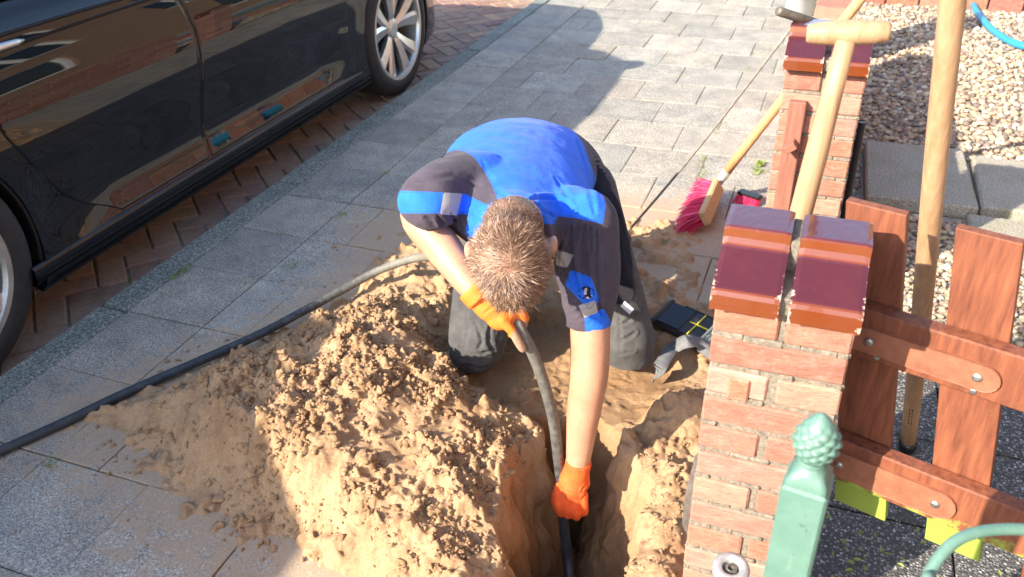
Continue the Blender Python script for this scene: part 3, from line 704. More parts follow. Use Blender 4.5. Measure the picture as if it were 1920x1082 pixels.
# ================================================================== GATE
random.seed(21)
GH = np.array([.12, 1.40]); gd_ = np.array([.956, -.293]); gn = np.array([-.293, -.956])
gate = empty('garden_gate', (.12, 1.40, 0), 'open varnished wooden picket gate hinged on the near brick pillar', 'gate')
def gp(s, z, n): p = GH + gd_ * s + gn * n; return (p[0], p[1], z)
def gbox(g, pts, n0, n1, b=.002):
    # outline in gate coordinates -> bevelled board
    k = len(pts); c = np.mean(pts, 0); V = []; 
    inner = [tuple(c + (np.array(p) - c) * (1 - b * 1.6 / max(np.linalg.norm(np.array(p) - c), 1e-6))) for p in pts]
    for (q, n) in ((pts, n0 + b), (pts, n1 - b)):
        V += [gp(a, z, n) for a, z in q]
    V += [gp(a, z, n0) for a, z in inner] + [gp(a, z, n1) for a, z in inner]
    F = [(i, (i + 1) % k, k + (i + 1) % k, k + i) for i in range(k)] + [(i, 2 * k + i, 2 * k + (i + 1) % k, (i + 1) % k) for i in range(k)] + [(k + i, k + (i + 1) % k, 3 * k + (i + 1) % k, 3 * k + i) for i in range(k)]
    F += [tuple(2 * k + i for i in range(k)), tuple(3 * k + i for i in range(k))[::-1]]
    g.add(V, F)
def gboard(name, pts, n0, n1, mat=GATE, parent=gate, b=.002):
    # subdivided so that the algae attribute follows height
    g = Geo(); gbox(g, pts, n0, n1, b)
    al = [1.0 if v[2] < .345 else 0.0 for v in g.V]
    o = mesh(name, g.V, g.F, mat, parent, False, {'tint': np.array(g.c), 'algae': al}); return o
sh = lambda z: .149 * (.884 - z)
def picket(l, r, zt, zb):
    g = Geo(); zs = [zb, zb + .03, .30, .325, .36, .45, .60, .75, zt]; V = []; ns = (0, -.021); al = []
    for z in zs:
        for (s, n) in ((l, ns[0]), (r, ns[0]), (r, ns[1]), (l, ns[1])):
            V.append(gp(s + sh(z) + random.uniform(-.0008, .0008), z, n)); al.append((1 - sstep(.27, .36, z)) * (1 if l < .25 else .42))
    F = [(i * 4 + j, i * 4 + (j + 1) % 4, (i + 1) * 4 + (j + 1) % 4, (i + 1) * 4 + j) for i in range(len(zs) - 1) for j in range(4)] + [(0, 3, 2, 1), tuple(len(V) - 4 + j for j in range(4))]
    o = mesh('picket', V, F, GATE, gate, False, {'algae': al}); bv = o.modifiers.new('b', 'BEVEL'); bv.width = .002; bv.segments = 2; return o
for (l, r) in ((-.052, .048), (.123, .220), (.290, .387), (.458, .555), (.626, .72)): picket(l, r, .885, .235)
def rail(z0, z1, name):
    g = Geo(); V, F = boxg(0, .74, 0, .034, z0, z1, .003)
    V = np.array([gp(v[0] - .004, v[2], v[1] + .0015) for v in V]); o = mesh(name, V, F, GATE, gate, False, {'algae': [max(0, .55 - (v[2] - z0) * 9) if z0 < .5 else 0 for v in V]}); return o
rail(.612, .712, 'rail'); rail(.318, .418, 'rail')
def strap(zc, h, s1):
    n = 10; P = [(-.02, zc - h / 2), (s1 - h / 2, zc - h / 2)] + [(s1 - h / 2 + math.cos(t) * h / 2, zc + math.sin(t) * h / 2) for t in np.linspace(-math.pi / 2, math.pi / 2, n)[1:-1]] + [(s1 - h / 2, zc + h / 2), (-.02, zc + h / 2)]
    g = Geo(); gbox(g, P, .042, .036, .001); o = g.obj('strap_hinge', BRASSY, gate)
    for s_ in (.045, s1 - .035):
        b = Geo(); c = np.array(gp(s_, zc, .042)); b.add(*latheg([(.008, 0), (.0078, .003), (.004, .005)], c, (gn[0], gn[1], 0), 14)); b.obj('bolt', STEEL, o)
strap(.655, .050, .255); strap(.365, .060, .255)
for s_, z in ((.062, .625), (.22, .622)):
    b = Geo(); b.add(*latheg([(.006, 0), (.0058, .002), (.003, .003)], np.array(gp(s_, z, .0355)), (gn[0], gn[1], 0), 12)); b.obj('bolt', STEEL, gate)

# ================================================================== TOOLS
def thing_mesh(g, name, mat, label, cat, group=None): return tag(g.obj(name, mat, None, True), label, cat, group)
# T-grip spade behind the near pillar
T0 = D(1590, 62, 1.37); T1 = D(1503, 395, 1.52); dT = (T1 - T0) / np.linalg.norm(T1 - T0)
bot = T0 + dT * ((T0[2] - .02) / -dT[2])
spade = empty('spade', (bot[0], bot[1], 0), 'T-gripped wooden spade leaning upright behind the near brick pillar', 'spade')
gl, gr = D(1512, 63, 1.40), D(1670, 60, 1.36); ga = (gr - gl)
g = Geo(); prof = [(0, .012), (.03, .0155), (.2, .0185), (.5, .0205), (.8, .019), (.96, .0165), (1, .013)]
g.add(*tubeg([gl + ga * t for t, _ in prof], [r for _, r in prof], 24, round_=False)); g.obj('grip', POLE, spade, True)
g = Geo(); ts = np.linspace(.012, 1.06, 12); g.add(*tubeg([T0 + dT * t for t in ts], [.0155 + .0045 * sstep(.0, .25, t) for t in ts], 24)); g.obj('shaft', POLE, spade, True)
g = Geo(); tb = T0 + dT * .78; g.add(*tubeg([T0 + dT * t for t in (.74, .80, .88)], [.022, .0225, .021], 20)); g.obj('socket', STEEL, spade, True)
g = Geo(); V = []; 
for t, wd in ((.86, .06), (.90, .085), (1.0, .088), (1.1, .08), (bot[2] * 0 + (T0[2] - .0) / -dT[2], .05)):
    c = T0 + dT * min(t, (T0[2]) / -dT[2]); V += [c + np.array([-wd, .0, 0]), c + np.array([0, .012, 0]), c + np.array([wd, 0, 0]), c + np.array([0, -.004 + .0, 0])]
F = [(i * 4 + j, i * 4 + (j + 1) % 4, (i + 1) * 4 + (j + 1) % 4, (i + 1) * 4 + j) for i in range(4) for j in range(4)] + [(3, 2, 1, 0), (16, 17, 18, 19)]
g.add(V, F); g.obj('blade', STEEL, spade)
# long handled shovel: plain pole through the gate
Pb = G(1702, 834, .02); Pt = D(1787, 0, 1.38); dP = (Pt - Pb) / np.linalg.norm(Pt - Pb); Lp = np.linalg.norm(Pt - Pb)
pole = empty('long_handle', (Pb[0], Pb[1], 0), 'long pale ash tool handle leaning against the open gate, right of the spade', 'tool handle')
ts = np.linspace(0, Lp + .35, 14); g = Geo(); g.add(*tubeg([Pb + dP * t + np.array([.0015 * math.sin(t * 5), 0, 0]) for t in ts], [.0185 + .0025 * sstep(0, .5, t) for t in ts], 24)); g.obj('handle', POLE, pole, True)
g = Geo(); g.add(*tubeg([Pb - dP * .012, Pb, Pb + dP * .02], [.021, .0225, .0215], 20)); g.obj('ferrule', TRIM, pole, True)
g = Geo(); rr = -ray(1715, 750); rr /= np.linalg.norm(rr); sd_ = np.cross(dP, rr); sd_ /= np.linalg.norm(sd_); rr = np.cross(sd_, dP)
random.seed(5)
for q, (a, b) in enumerate(((.0, .010), (.014, .020), (.024, .033), (.037, .045), (.049, .060))):
    for k in range(2):
        c = Pb + dP * (.11 + (a + b) / 2) + rr * .0192 + sd_ * (-.003 + .006 * k); h = (b - a) / 2
        g.add([c - dP * h - sd_ * .0012, c + dP * h - sd_ * .0012, c + dP * h + sd_ * .0012, c - dP * h + sd_ * .0012], [(0, 1, 2, 3)])
g.obj('print', BLACKP, pole)
# broom
bh = G(1312, 395, .075); h0 = G(1347, 342, .10); h1 = gyp = None
def onY(u, v, y): d = ray(u, v); return CC + d * (y / d[1])
h1 = onY(1612, 0, 3.0); dh = (h1 - h0) / np.linalg.norm(h1 - h0); Lh = np.linalg.norm(h1 - h0)
broom = empty('broom', (bh[0], bh[1], 0), 'pink bristled wooden broom standing on the pavement, handle leaning on the middle pillar', 'broom')
g = Geo(); g.add(*tubeg([h0 + dh * t for t in np.linspace(.05, Lh + .15, 8)], .0175, 18)); g.obj('handle', BROOMW, broom, True)
g = Geo(); g.add(*tubeg([h0 - dh * .10, h0 - dh * .03, h0 + dh * .07], [.010, .016, .0195], 16)); g.obj('socket', GALV, broom, True)
ax = (G(1345, 352, .10) - G(1312, 430, .06)); ax /= np.linalg.norm(ax); bc = (G(1345, 350, .10) + G(1322, 408, .07)) / 2
nrm = np.array([.62, .30, .35]); nrm -= ax * (nrm @ ax); nrm /= np.linalg.norm(nrm); sd2 = np.cross(ax, nrm); Rb = np.stack([ax, sd2, nrm], 1)
g = Geo(); g.add(*boxg(-.125, .125, -.032, .032, -.014, .014, .006, Rb, bc)); g.obj('head', BROOMW, broom)
g = Geo(); random.seed(9)
for q in range(1500):
    a = random.uniform(-.12, .12); b = random.uniform(-.03, .03); s0 = bc + ax * a + sd2 * b - nrm * .014
    L = random.uniform(.075, .105); tip = s0 - nrm * L * .75 + ax * (a * .45 + random.gauss(0, .008)) + sd2 * (b * 1.3 + random.gauss(0, .008)) + np.array([0, 0, -L * .45])
    if tip[2] < .004: tip[2] = .004 + random.random() * .01
    mid = (s0 + tip) / 2 + np.array([-.006, 0, .008]); w_ = np.cross(tip - s0, rng.normal(size=3)); w_ /= np.linalg.norm(w_); w_ *= .0013
    c = random.choice([(.80, .05, .17), (.72, .03, .12), (.85, .12, .26), (.6, .02, .08)])
    g.add([s0 - w_, s0 + w_, mid + w_, mid - w_, tip + w_ * .6, tip - w_ * .6], [(0, 1, 2, 3), (3, 2, 4, 5)], c)
g.obj('bristles', PINK, broom)
# hand brush next to it
hb = G(1405, 372, .02); hbo = empty('hand_brush', (hb[0], hb[1], 0), 'small red bristled hand brush lying beside the middle pillar foot', 'brush')
g = Geo(); g.add(*boxg(-.05, .05, -.018, .018, .03, .045, .004, Matrix.Rotation(math.radians(-25), 3, 'Z'), (hb[0], hb[1], 0))); g.obj('head', TRIM, hbo)
g = Geo()
for q in range(260):
    a = random.uniform(-.048, .048); b = random.uniform(-.016, .016); R = np.array(Matrix.Rotation(math.radians(-25), 3, 'Z')); s0 = R @ np.array([a, b, .03]) + hb * [1, 1, 0]; tip = s0 + R @ np.array([random.gauss(0, .005), -.03 + b * .4, -.027]); w_ = np.array([.0012, .0006, 0])
    g.add([s0 - w_, s0 + w_, tip + w_, tip - w_], [(0, 1, 2, 3)], random.choice([(.80, .05, .17), (.6, .02, .08)]))
g.obj('bristles', PINK, hbo)
# probing rod with T handle
r0 = G(1164, 449, .0); r1 = onY(1489, 45, 2.60)
rod = empty('probing_rod', (r0[0], r0[1], 0), 'thin steel T-handled probing rod leaning from the pavement onto the middle pillar', 'rod')
dr_ = (r1 - r0) / np.linalg.norm(r1 - r0); Lr = np.linalg.norm(r1 - r0)
g = Geo(); g.add(*tubeg([r0 + dr_ * t + np.array([0, 0, -.02 * math.sin(t / Lr * math.pi)]) for t in np.linspace(0, Lr, 12)], [.0045] * 12, 12)); g.obj('shaft', simple('dull_steel', (.22, .20, .17), .6, .3, 40), rod, True)
ta = onY(1460, 21, 2.52); tb = onY(1538, 46, 2.62); ta += (tb - ta) * -.02
g = Geo(); g.add(*tubeg([ta, ta + (tb - ta) * .02, ta + (tb - ta) * .98, tb], [.011, .013, .013, .011], 20)); g.obj('handle', RUSTY, rod, True)
# cable detector
dc = [G(1251, 556, .07), G(1238, 603, .05), G(1338, 655, .05), G(1352, 600, .07)]
cen = sum(dc) / 4; ux = (dc[3] - dc[0]); Ld = np.linalg.norm(ux); ux /= Ld; uy = dc[0] - dc[1]; Wd = np.linalg.norm(uy); uy -= ux * (uy @ ux); uy /= np.linalg.norm(uy); uz = np.cross(ux, uy); uz *= np.sign(uz[2]); Rd = np.stack([ux, uy, uz], 1)
Ld *= 1.05; det = empty('cable_detector', (cen[0], cen[1], 0), 'black cable detector with yellow cross lying on the sand left of the near pillar', 'cable detector')
def dbox(g, x0, x1, y0, y1, z0, z1, b=.002): g.add(*boxg(x0, x1, y0, y1, z0, z1, b, Rd, cen))
W2 = Wd / 2 * .95; L2 = Ld / 2
g = Geo(); dbox(g, -L2, L2, -W2, W2, -.035, -.004, .008); dbox(g, -L2 - .006, -L2 + .012, -W2 - .004, W2 + .004, -.038, .0, .006); dbox(g, -L2 * .6, L2 * .8, W2, W2 + .012, -.05, -.012, .004); g.obj('case', BLACKP, det)
g = Geo(); dbox(g, -L2 + .014, -.01, -W2 + .008, W2 - .008, -.004, -.0012, .001); g.obj('screen', simple('dark_screen', (.01, .012, .02), .12, .1, 5), det)
g = Geo(); y2 = W2 - .006
dbox(g, .0, L2 * .62, -.0018, .0018, -.004, -.0004, .0003); dbox(g, .022, .0255, -y2, y2, -.004, -.0006, .0003); g.obj('crosshair_marking', YELLOW, det)
g = Geo(); dbox(g, L2 * .62, L2 * .92, -W2 + .01, W2 - .006, -.004, -.0010, .001); g.obj('label_plate', LABELW, det)
g = Geo(); random.seed(2)
for q in range(9): dbox(g, L2 * .70, L2 * .70 + random.uniform(.004, .009), -W2 + .014 + q * .0065, -W2 + .018 + q * .0065, -.001, -.0004, .0001)
for q in range(9): dbox(g, L2 * .80, L2 * .80 + random.uniform(.003, .007), -W2 + .014 + q * .0065, -W2 + .018 + q * .0065, -.001, -.0004, .0001)
g.obj('label_text', BLACKP, det)
# webbing strap
def ribbon(P, up, wd, th):
    P = catmull(P, 8); T, _, _ = frames(P); up = np.array([np.array(up)] * len(P)); S = np.cross(T, up); S /= np.linalg.norm(S, axis=1)[:, None]; N = np.cross(S, T); V = []
    for p, s, n in zip(P, S, N): V += [p - s * wd / 2 - n * th / 2, p + s * wd / 2 - n * th / 2, p + s * wd / 2 + n * th / 2, p - s * wd / 2 + n * th / 2]
    m_ = len(P); F = [(i * 4 + j, i * 4 + (j + 1) % 4, (i + 1) * 4 + (j + 1) % 4, (i + 1) * 4 + j) for i in range(m_ - 1) for j in range(4)] + [(3, 2, 1, 0), tuple(4 * m_ - 4 + j for j in range(4))]
    return V, F
g = Geo(); g.add(*ribbon([G(1228, 705, .0), G(1236, 690, .055), G(1252, 665, .045), G(1262, 655, .035), G(1275, 645, .06), G(1290, 640, .075), G(1310, 645, .05), G(1335, 660, .03), G(1350, 668, .02)], (-.2, -.5, .8), .045, .003))
tag(g.obj('webbing_strap', STRAP, None, True), 'looped grey webbing strap lying on the sand below the cable detector', 'strap')
# black cable
cp = [G(-60, 873, .014), G(0, 846, .014), G(110, 797, .014), G(240, 735, .018), G(360, 683, .022), G(480, 630, .035), G(570, 583, .04), G(640, 545, .055), G(700, 512, .09), (G(750, 492, .14)), G(792, 482, .19), D(828, 482, 2.28), D(868, 500, 2.14), D(910, 540, 2.0), D(948, 580, 1.91), D(972, 612, 1.88), D(1000, 665, 1.92), D(1022, 725, 1.98), D(1038, 790, 2.05), D(1047, 860, 2.12), D(1053, 920, 2.17), D(1056, 965, 2.20), D(1060, 1010, 2.24), D(1066, 1060, 2.26), D(1070, 1120, 2.22), D(1072, 1200, 2.14)]
cpp = catmull(cp, 8); g = Geo(); V, F = tubeg(cpp, .0138, 18)
d_al = np.repeat(np.interp(np.arange(len(cpp)) / len(cpp), [0, .18, .3, .42, .5, .75, .85, 1], [.15, .35, .55, .95, .8, .5, .1, .0]), 18)
tag(mesh('cable', V, F, CABLE, None, True, {'dust': d_al}), 'thick black cable running over the pavement and down through both gloved hands into the trench', 'cable')
# galvanised fitting and green fence
fc = D(1371, 1062, 1.40); g = Geo(); fit = empty('pipe_fitting', (fc[0], fc[1], 0), 'round galvanised pipe fitting standing at the foot of the near pillar', 'pipe fitting')
g.add(*latheg([(.016, -fc[2] - .02), (.016, -.035), (.029, -.03), (.031, -.006), (.029, .0), (.017, .002), (.014, -.004), (.013, -.018), (.004, -.020)], fc, (-.02, -.12, 1), 28)); g.obj('flanged_tube', GALV, fit, True)
g = Geo(); g.add(*latheg([(.012, -.018), (.0115, -.006), (.006, -.004), (.004, -.012)], fc, (-.02, -.12, 1), 6)); g.obj('plug', RUSTY, fit)
pf = D(1516, 898, .92); px_, py_ = pf[0], pf[1] + .0
fence = empty('green_fence', (px_, py_, 0), 'green painted metal fence post with pinecone finial and curved hoop in the foreground', 'fence')
pw = .0245; ztop = pf[2] + .0
yawp = math.radians(-8); Rp = Matrix.Rotation(yawp, 3, 'Z')
g = Geo(); g.add(*boxg(-pw, pw, -pw, pw, 0, ztop, .003, Rp, (px_, py_, 0)))
g.obj('post', GREEN, fence)
g = Geo(); V = []
for (r, z, sq) in ((pw - .003, ztop - .001, 1), (pw * .86, ztop + .008, 1), (pw * .74, ztop + .015, .6), (.0165, ztop + .019, .2), (.0135, ztop + .022, 0), (.0125, ztop + .026, 0), (.016, ztop + .029, 0)):
    for k in range(32):
        t = 2 * math.pi * k / 32; m_ = 1 / max(abs(math.cos(t)), abs(math.sin(t))); q = r * (1 + (m_ - 1) * sq); p = Rp @ Vector((q * math.cos(t), q * math.sin(t), 0)); V.append((px_ + p.x, py_ + p.y, z))
F = [(i * 32 + j, i * 32 + (j + 1) % 32, (i + 1) * 32 + (j + 1) % 32, (i + 1) * 32 + j) for i in range(6) for j in range(32)] + [tuple(6 * 32 + j for j in range(32))]
g.add(V, F); g.obj('post_cap', GREEN, fence, True)
V = []; nu, nv = 72, 60
for i in range(nv + 1):
    t = i / nv; z = .066 * t; r = .0255 * (math.sin(math.pi * (t * .90 + .10)) ** .62) * (1 - .12 * t)
    for j in range(nu):
        a = 2 * math.pi * j / nu; sc_ = abs(math.sin(t * 7 * math.pi / 2 * 1.6 + a * 4)) * abs(math.sin(t * 7 * math.pi / 2 * 1.6 - a * 4)); q = r * (.86 + .22 * sc_ ** .6 * math.sin(math.pi * min(1, t * 1.1)))
        V.append((px_ + q * math.cos(a), py_ + q * math.sin(a), ztop + .026 + z))
F = [(i * nu + j, i * nu + (j + 1) % nu, (i + 1) * nu + (j + 1) % nu, (i + 1) * nu + j) for i in range(nv) for j in range(nu)] + [tuple(range(nu))[::-1], tuple(nv * nu + j for j in range(nu))]
mesh('finial', V, F, GREEN, fence, True)
hp_ = [(.165, .69, 0), (.175, .70, .4), D(1722, 1130, .905), D(1740, 1080, .91), D(1765, 1040, .915), D(1800, 1010, .92), D(1850, 995, .925), D(1920, 993, .93), D(1980, 1005, .935), D(2040, 1040, .94), (.37, .80, .5), (.37, .80, 0)]
g = Geo(); g.add(*tubeg(catmull(hp_, 8), .0066, 14)); g.obj('hoop', GREEN, fence, True)
g = Geo(); g.add(*boxg(px_, .42, py_ + .0, py_ + .012, .28, .31, .002)); g.obj('lower_rail', GREEN, fence)
# hose
g = Geo(); hh = [G(1815, -60, .03), G(1822, 0, .03), G(1845, 40, .03), G(1880, 70, .03), G(1925, 88, .03), G(2010, 100, .03), G(2120, 90, .03), G(2200, 40, .03), G(2180, -40, .03), G(2000, -110, .03), G(1860, -100, .03), G(1815, -60, .04)]
g.add(*tubeg(catmull(hh, 8), .022, 14)); g.obj
tag(g.obj('garden_hose', HOSE, None, True), 'blue garden hose loop lying on the gravel at the top right', 'hose')
# ================================================================== CAR
def make_car(name, label, cat, y_off=0, x_off=0, full=True):
    root = empty(name, (-3.2 + x_off, 2.7 + y_off, ROADZ), label, cat)
    XC = -3.2; HW = .945
    def hw(y): return HW - .13 * max(0, (.95 - y) / .85) ** 2 - .22 * max(0, (y - 4.25) / .95) ** 2.2 + .012 * math.exp(-((y - 1.31) / .5) ** 2) + .012 * math.exp(-((y - 4.25) / .5) ** 2)
    def zb(y): return .965 - .018 * (y - 1.7) - .10 * max(0, (y - 3.7) / 1.4) ** 1.3 - .05 * max(0, (.9 - y)) ** 1.5
    def zt(y):
        return np.interp(y, [.10, .2, .5, 1.0, 3.8, 4.3, 4.8, 5.1, 5.2], [.90, 1.0, 1.04, 1.0, .98, .93, .83, .70, .60])
    sidep = [(.10, .15), (.060, .105), (.030, .100), (.014, .125), (.010, .165), (.016, .185), (.026, .215), (.034, .25), (.045, .30), (.048, .34), (.036, .42), (.014, .50), (.001, .58), (.000, .66), (.006, .73), (.018, .79), (.036, .84)]
    def xoff(y, z):
        zz = [p[1] for p in sidep[1:]]; oo = [p[0] for p in sidep[1:]]
        s = zb(y) / .92
        o = float(np.interp(z / min(1, s) if z > .3 else z, zz + [.88, .93], oo + [.055, .095]))
        ha = .022 * math.exp(-((z - .72) / .14) ** 2) * math.exp(-((y - 1.0) / .55) ** 2)
        fade = min(1, max(0, (y - 1.55) / .5)) * min(1, max(0, (3.85 - y) / .4))
        if .18 < z < .45: o = o * fade + (1 - fade) * .008 * 1
        return o - ha
    def sx(y, z, s=1): return XC + s * (hw(y) - xoff(y, z))
    ys = np.r_[.10, .12, .16, .24, np.arange(.3, 5.0, .05), 5.02, 5.10, 5.16, 5.19]
    rings = []
    for y in ys:
        e0 = sstep(.10, .34, y); e1 = 1 - sstep(4.95, 5.19, y); sc_ = .72 + .28 * min(e0 ** .5, e1 ** .5)
        zz = [.105, .125, .165, .185, .215, .27, .34, .42, .50, .58, .66, .73, .79, .84]
        L = [(.78 * sc_ * hw(y), .15)] + [((hw(y) - xoff(y, z)) * sc_ ** .5, .105 + (z - .105) * (.6 + .4 * (1 - (1 - sc_) * 1.5)) * min(1, zb(y) / .92)) for z in zz]
        b = zb(y) * sc_ ** .3; T = float(zt(y)) * sc_ ** .4
        L += [(hw(y) * sc_ - .055, b - .04), (hw(y) * sc_ - .095, b), (hw(y) * sc_ - .16, b + .012), (hw(y) * sc_ * .62, max(b + .012, T - .015)), (hw(y) * .3 * sc_, max(b + .015, T))]
        R = [(XC + a, y, z) for a, z in L]; Lf = [(XC - a, y, z) for a, z in L[::-1]]
        rings.append(R + Lf)
    k = len(rings[0]); V = [p for r in rings for p in r]; F = [(i * k + j, (i + 1) * k + j, (i + 1) * k + (j + 1) % k, i * k + (j + 1) % k) for i in range(len(rings) - 1) for j in range(k)]
    F += [tuple(range(k)), tuple((len(rings) - 1) * k + j for j in range(k))[::-1]]
    body = mesh('body', V, F, PAINT, None, True)
    bm = bmesh.new(); bm.from_mesh(body.data); bmesh.ops.recalc_face_normals(bm, faces=bm.faces); bm.to_mesh(body.data); bm.free()
    cutters = []
    for yw in (1.31, 4.25):
        V, F = latheg([(.400, -1.2), (.400, 1.2)], (XC, yw, .302), (1, 0, 0), 72); c = mesh('cut', V, F, None); bm = bmesh.new(); bm.from_mesh(c.data); bmesh.ops.recalc_face_normals(bm, faces=bm.faces); bm.to_mesh(c.data); bm.free(); cutters.append(c)
        md = body.modifiers.new('c', 'BOOLEAN'); md.operation = 'DIFFERENCE'; md.object = c; md.solver = 'EXACT'
    dg = bpy.context.evaluated_depsgraph_get(); me = bpy.data.meshes.new_from_object(body.evaluated_get(dg)); body.modifiers.clear(); body.data = me
    for c in cutters: bpy.data.objects.remove(c)
    me.materials.clear(); me.materials.append(PAINT); me.polygons.foreach_set('use_smooth', [True] * len(me.polygons))
    try: me.set_sharp_from_angle(angle=math.radians(35))
    except Exception: pass
    # inner tub so that the arches are closed and dark
    g = Geo(); g.add(*boxg(XC - .60, XC + .60, .3, 5.0, .09, .62, .02)); 
    parts = [(body, None)]; und = g.obj('underbody', TRIM)
    parts.append((und, None))
    for yw in (1.31, 4.25):
        for s in (-1, 1):
            g = Geo(); V = []; n = 30
            for q in range(n + 1):
                t = math.pi * q / n * 1.16 - .08 * math.pi
                for (xo, rr_) in ((-.02, .402), (-.022, .392), (-.34, .392), (-.34, .402)): V.append((XC + s * (hw(yw) - .012 + xo), yw + rr_ * math.cos(t), .302 + rr_ * math.sin(t)))
            F = [(i * 4 + j, i * 4 + (j + 1) % 4, (i + 1) * 4 + (j + 1) % 4, (i + 1) * 4 + j) for i in range(n) for j in range(4)]
            g.add(V, F); parts.append((g.obj('wheel_arch_liner', TRIM), None))
    # doors, both sides
    def door(yl, yr, zlo, zhi, s, n=40, m_=34):
        V = []; tu = np.r_[0, .0045, .010, np.linspace(.02, .98, n - 5), .990, .9955, 1]; tv_ = np.r_[0, .006, .014, np.linspace(.03, .97, m_ - 5), .986, .994, 1]
        for q in range(m_ + 1):
            for i in range(n + 1):
                z = zlo + (zhi - zlo) * tv_[q]
                a, b = yl(z), yr(z); y = a + (b - a) * tu[i]; e = .0045
                if i in (0, n) or q in (0, m_): e = -.008
                elif i in (1, n - 1) or q in (1, m_ - 1): e = .0035
                V.append((XC + s * (hw(y) - xoff(y, z) + e), y, z * min(1, zb(y) / .92 if z > .3 else 1) if False else z))
        F = [(q * (n + 1) + i, q * (n + 1) + i + 1, (q + 1) * (n + 1) + i + 1, (q + 1) * (n + 1) + i) for q in range(m_) for i in range(n)]
        if s < 0: F = [f[::-1] for f in F]
        return mesh('door', V, F, PAINT, None, True)
    zr = lambda z: float(np.interp(z, [.215, .25, .30, .37, .50, .62, .9], [2.06, 2.01, 1.92, 1.845, 1.765, 1.695, 1.60]))
    mid = lambda z: float(np.interp(z, [.2, .33, .52, .70, .82, .92], [2.565, 2.578, 2.592, 2.604, 2.590, 2.56]))
    fr = lambda z: float(np.interp(z, [.2, .4, .6, .92], [3.735, 3.72, 3.715, 3.70]))
    for s in (1, -1):
        parts.append((door(zr, lambda z: mid(z) - .0035, .208, .90, s), None)); parts.append((door(lambda z: mid(z) + .0035, fr, .208, .90, s), None))
        for (yy) in (1.80, 2.82 if False else 2.76):
            g = Geo(); z = .862; a = XC + s * (hw(yy) - xoff(yy, z) + .003); g.add(*tubeg([(a, yy - .10, z), (a + s * .004, yy - .07, z), (a + s * .005, yy, z - .001), (a + s * .004, yy + .07, z - .003), (a, yy + .10, z - .004)], [.004, .011, .012, .011, .004], 12)); parts.append((g.obj('door_handle', ALLOY, None, True), None))
        g = Geo(); V = []; 
        for q, y in enumerate(np.linspace(1.64, 3.80, 50)):
            for (o, z) in ((.026, .206), (.015, .2025), (.012, .195), (.014, .150), (.05, .108)): V.append((XC + s * (hw(y) - xoff(y, z) * .25 - o + .006), y, z))
        F = [(i * 5 + j, i * 5 + j + 1, (i + 1) * 5 + j + 1, (i + 1) * 5 + j) for i in range(49) for j in range(4)]; 
        if s < 0: F = [f[::-1] for f in F]
        parts.append((mesh('sill', V, F, PAINT, None, True), None))
        # mirror
        g = Geo(); yy = 3.43; g.add(*ellg((XC + s * (HW + .10), yy, 1.02), (.105, 0, 0), (0, .065, 0), (0, 0, .068))); g.add(*tubeg([(XC + s * (HW - .08), yy + .03, .955), (XC + s * (HW + .03), yy + .01, .99)], .022, 10)); parts.append((g.obj('mirror', PAINT, None, True), None))
    # greenhouse
    bl = lambda y: HW - .105
    st_ = [(.50, 1.00, 1.04), (1.0, 1.0, 1.26), (1.45, 1.0, 1.42), (2.0, 1.0, 1.47), (2.55, 1.0, 1.475), (3.0, 1.0, 1.43), (3.45, 1.0, 1.23), (3.85, 1.0, .99)]
    def roofpt(y, f):      # f 0..1 across half width at top
        zt_ = np.interp(y, [a[0] for a in st_], [a[2] for a in st_]); return zt_
    yy = np.linspace(.50, 3.85, 40); V = []; 
    def halfw(y): return float(np.interp(y, [.5, 1.2, 2, 3, 3.85], [.66, .68, .69, .68, .68]))
    n = 8
    for y in yy:
        T = roofpt(y, 0); h_ = halfw(y)
        for i in range(-n, n + 1):
            f = i / n; V.append((XC + f * h_, y, T - .045 * abs(f) ** 3))
    F = [(i * (2 * n + 1) + j, i * (2 * n + 1) + j + 1, (i + 1) * (2 * n + 1) + j + 1, (i + 1) * (2 * n + 1) + j) for i in range(39) for j in range(2 * n)]
    def smesh(name, c, mat):
        ff = [f for f in F if c(sum(V[q][1] for q in f) / 4)]; us = sorted({q for f in ff for q in f}); mp = {q: i for i, q in enumerate(us)}
        return mesh(name, [V[q] for q in us], [tuple(mp[q] for q in f) for f in ff], mat, None, True)
    parts.append((smesh('roof', lambda y: 1.25 < y < 2.85, PAINT), None))
    parts.append((smesh('rear_window', lambda y: y <= 1.25, TRIM), None)); parts.append((smesh('windscreen', lambda y: y >= 2.85, GLASS), None))
    for s in (1, -1):
        def W(y, f):
            T = roofpt(y, 0) - .045; h_ = halfw(y); b = zb(y) - .004; bx_ = hw(y) - .10
            T = max(T, b + .003); return (XC + s * (bx_ + (h_ - bx_) * f), y, b + (T - b) * f)
        def panel(name, ya, yb, mat, nn=16):
            V = []; 
            for y in np.linspace(ya, yb, nn):
                for f in np.linspace(0, 1, 6): V.append(W(y, f))
            F = [(i * 6 + j, i * 6 + j + 1, (i + 1) * 6 + j + 1, (i + 1) * 6 + j) for i in range(nn - 1) for j in range(5)]
            if s > 0: F = [f[::-1] for f in F]
            parts.append((mesh(name, V, F, mat, None, True), None))
        panel('rear_pillar', .50, 1.35, PAINT); panel('side_window', 1.35, 2.50, GLASS); panel('door_pillar', 2.50, 2.62, TRIM, 4); panel('side_window', 2.62, 3.55, GLASS); panel('front_pillar', 3.55, 3.85, PAINT, 5)
    # interior floor and seats, dark
    g = Geo(); g.add(*boxg(XC - .75, XC + .75, .9, 3.7, .60, .72, .03))
    for s in (-.36, .36):
        for yy_ in (1.5, 2.5): g.add(*boxg(XC + s - .24, XC + s + .24, yy_ - .1, yy_ + .06, .7, 1.16, .05)); g.add(*boxg(XC + s - .25, XC + s + .25, yy_, yy_ + .5, .68, .82, .05))
    parts.append((g.obj('seats', TRIM), None))
    lens = simple('tail_lens', (.35, .01, .01), .2, .1, 5)
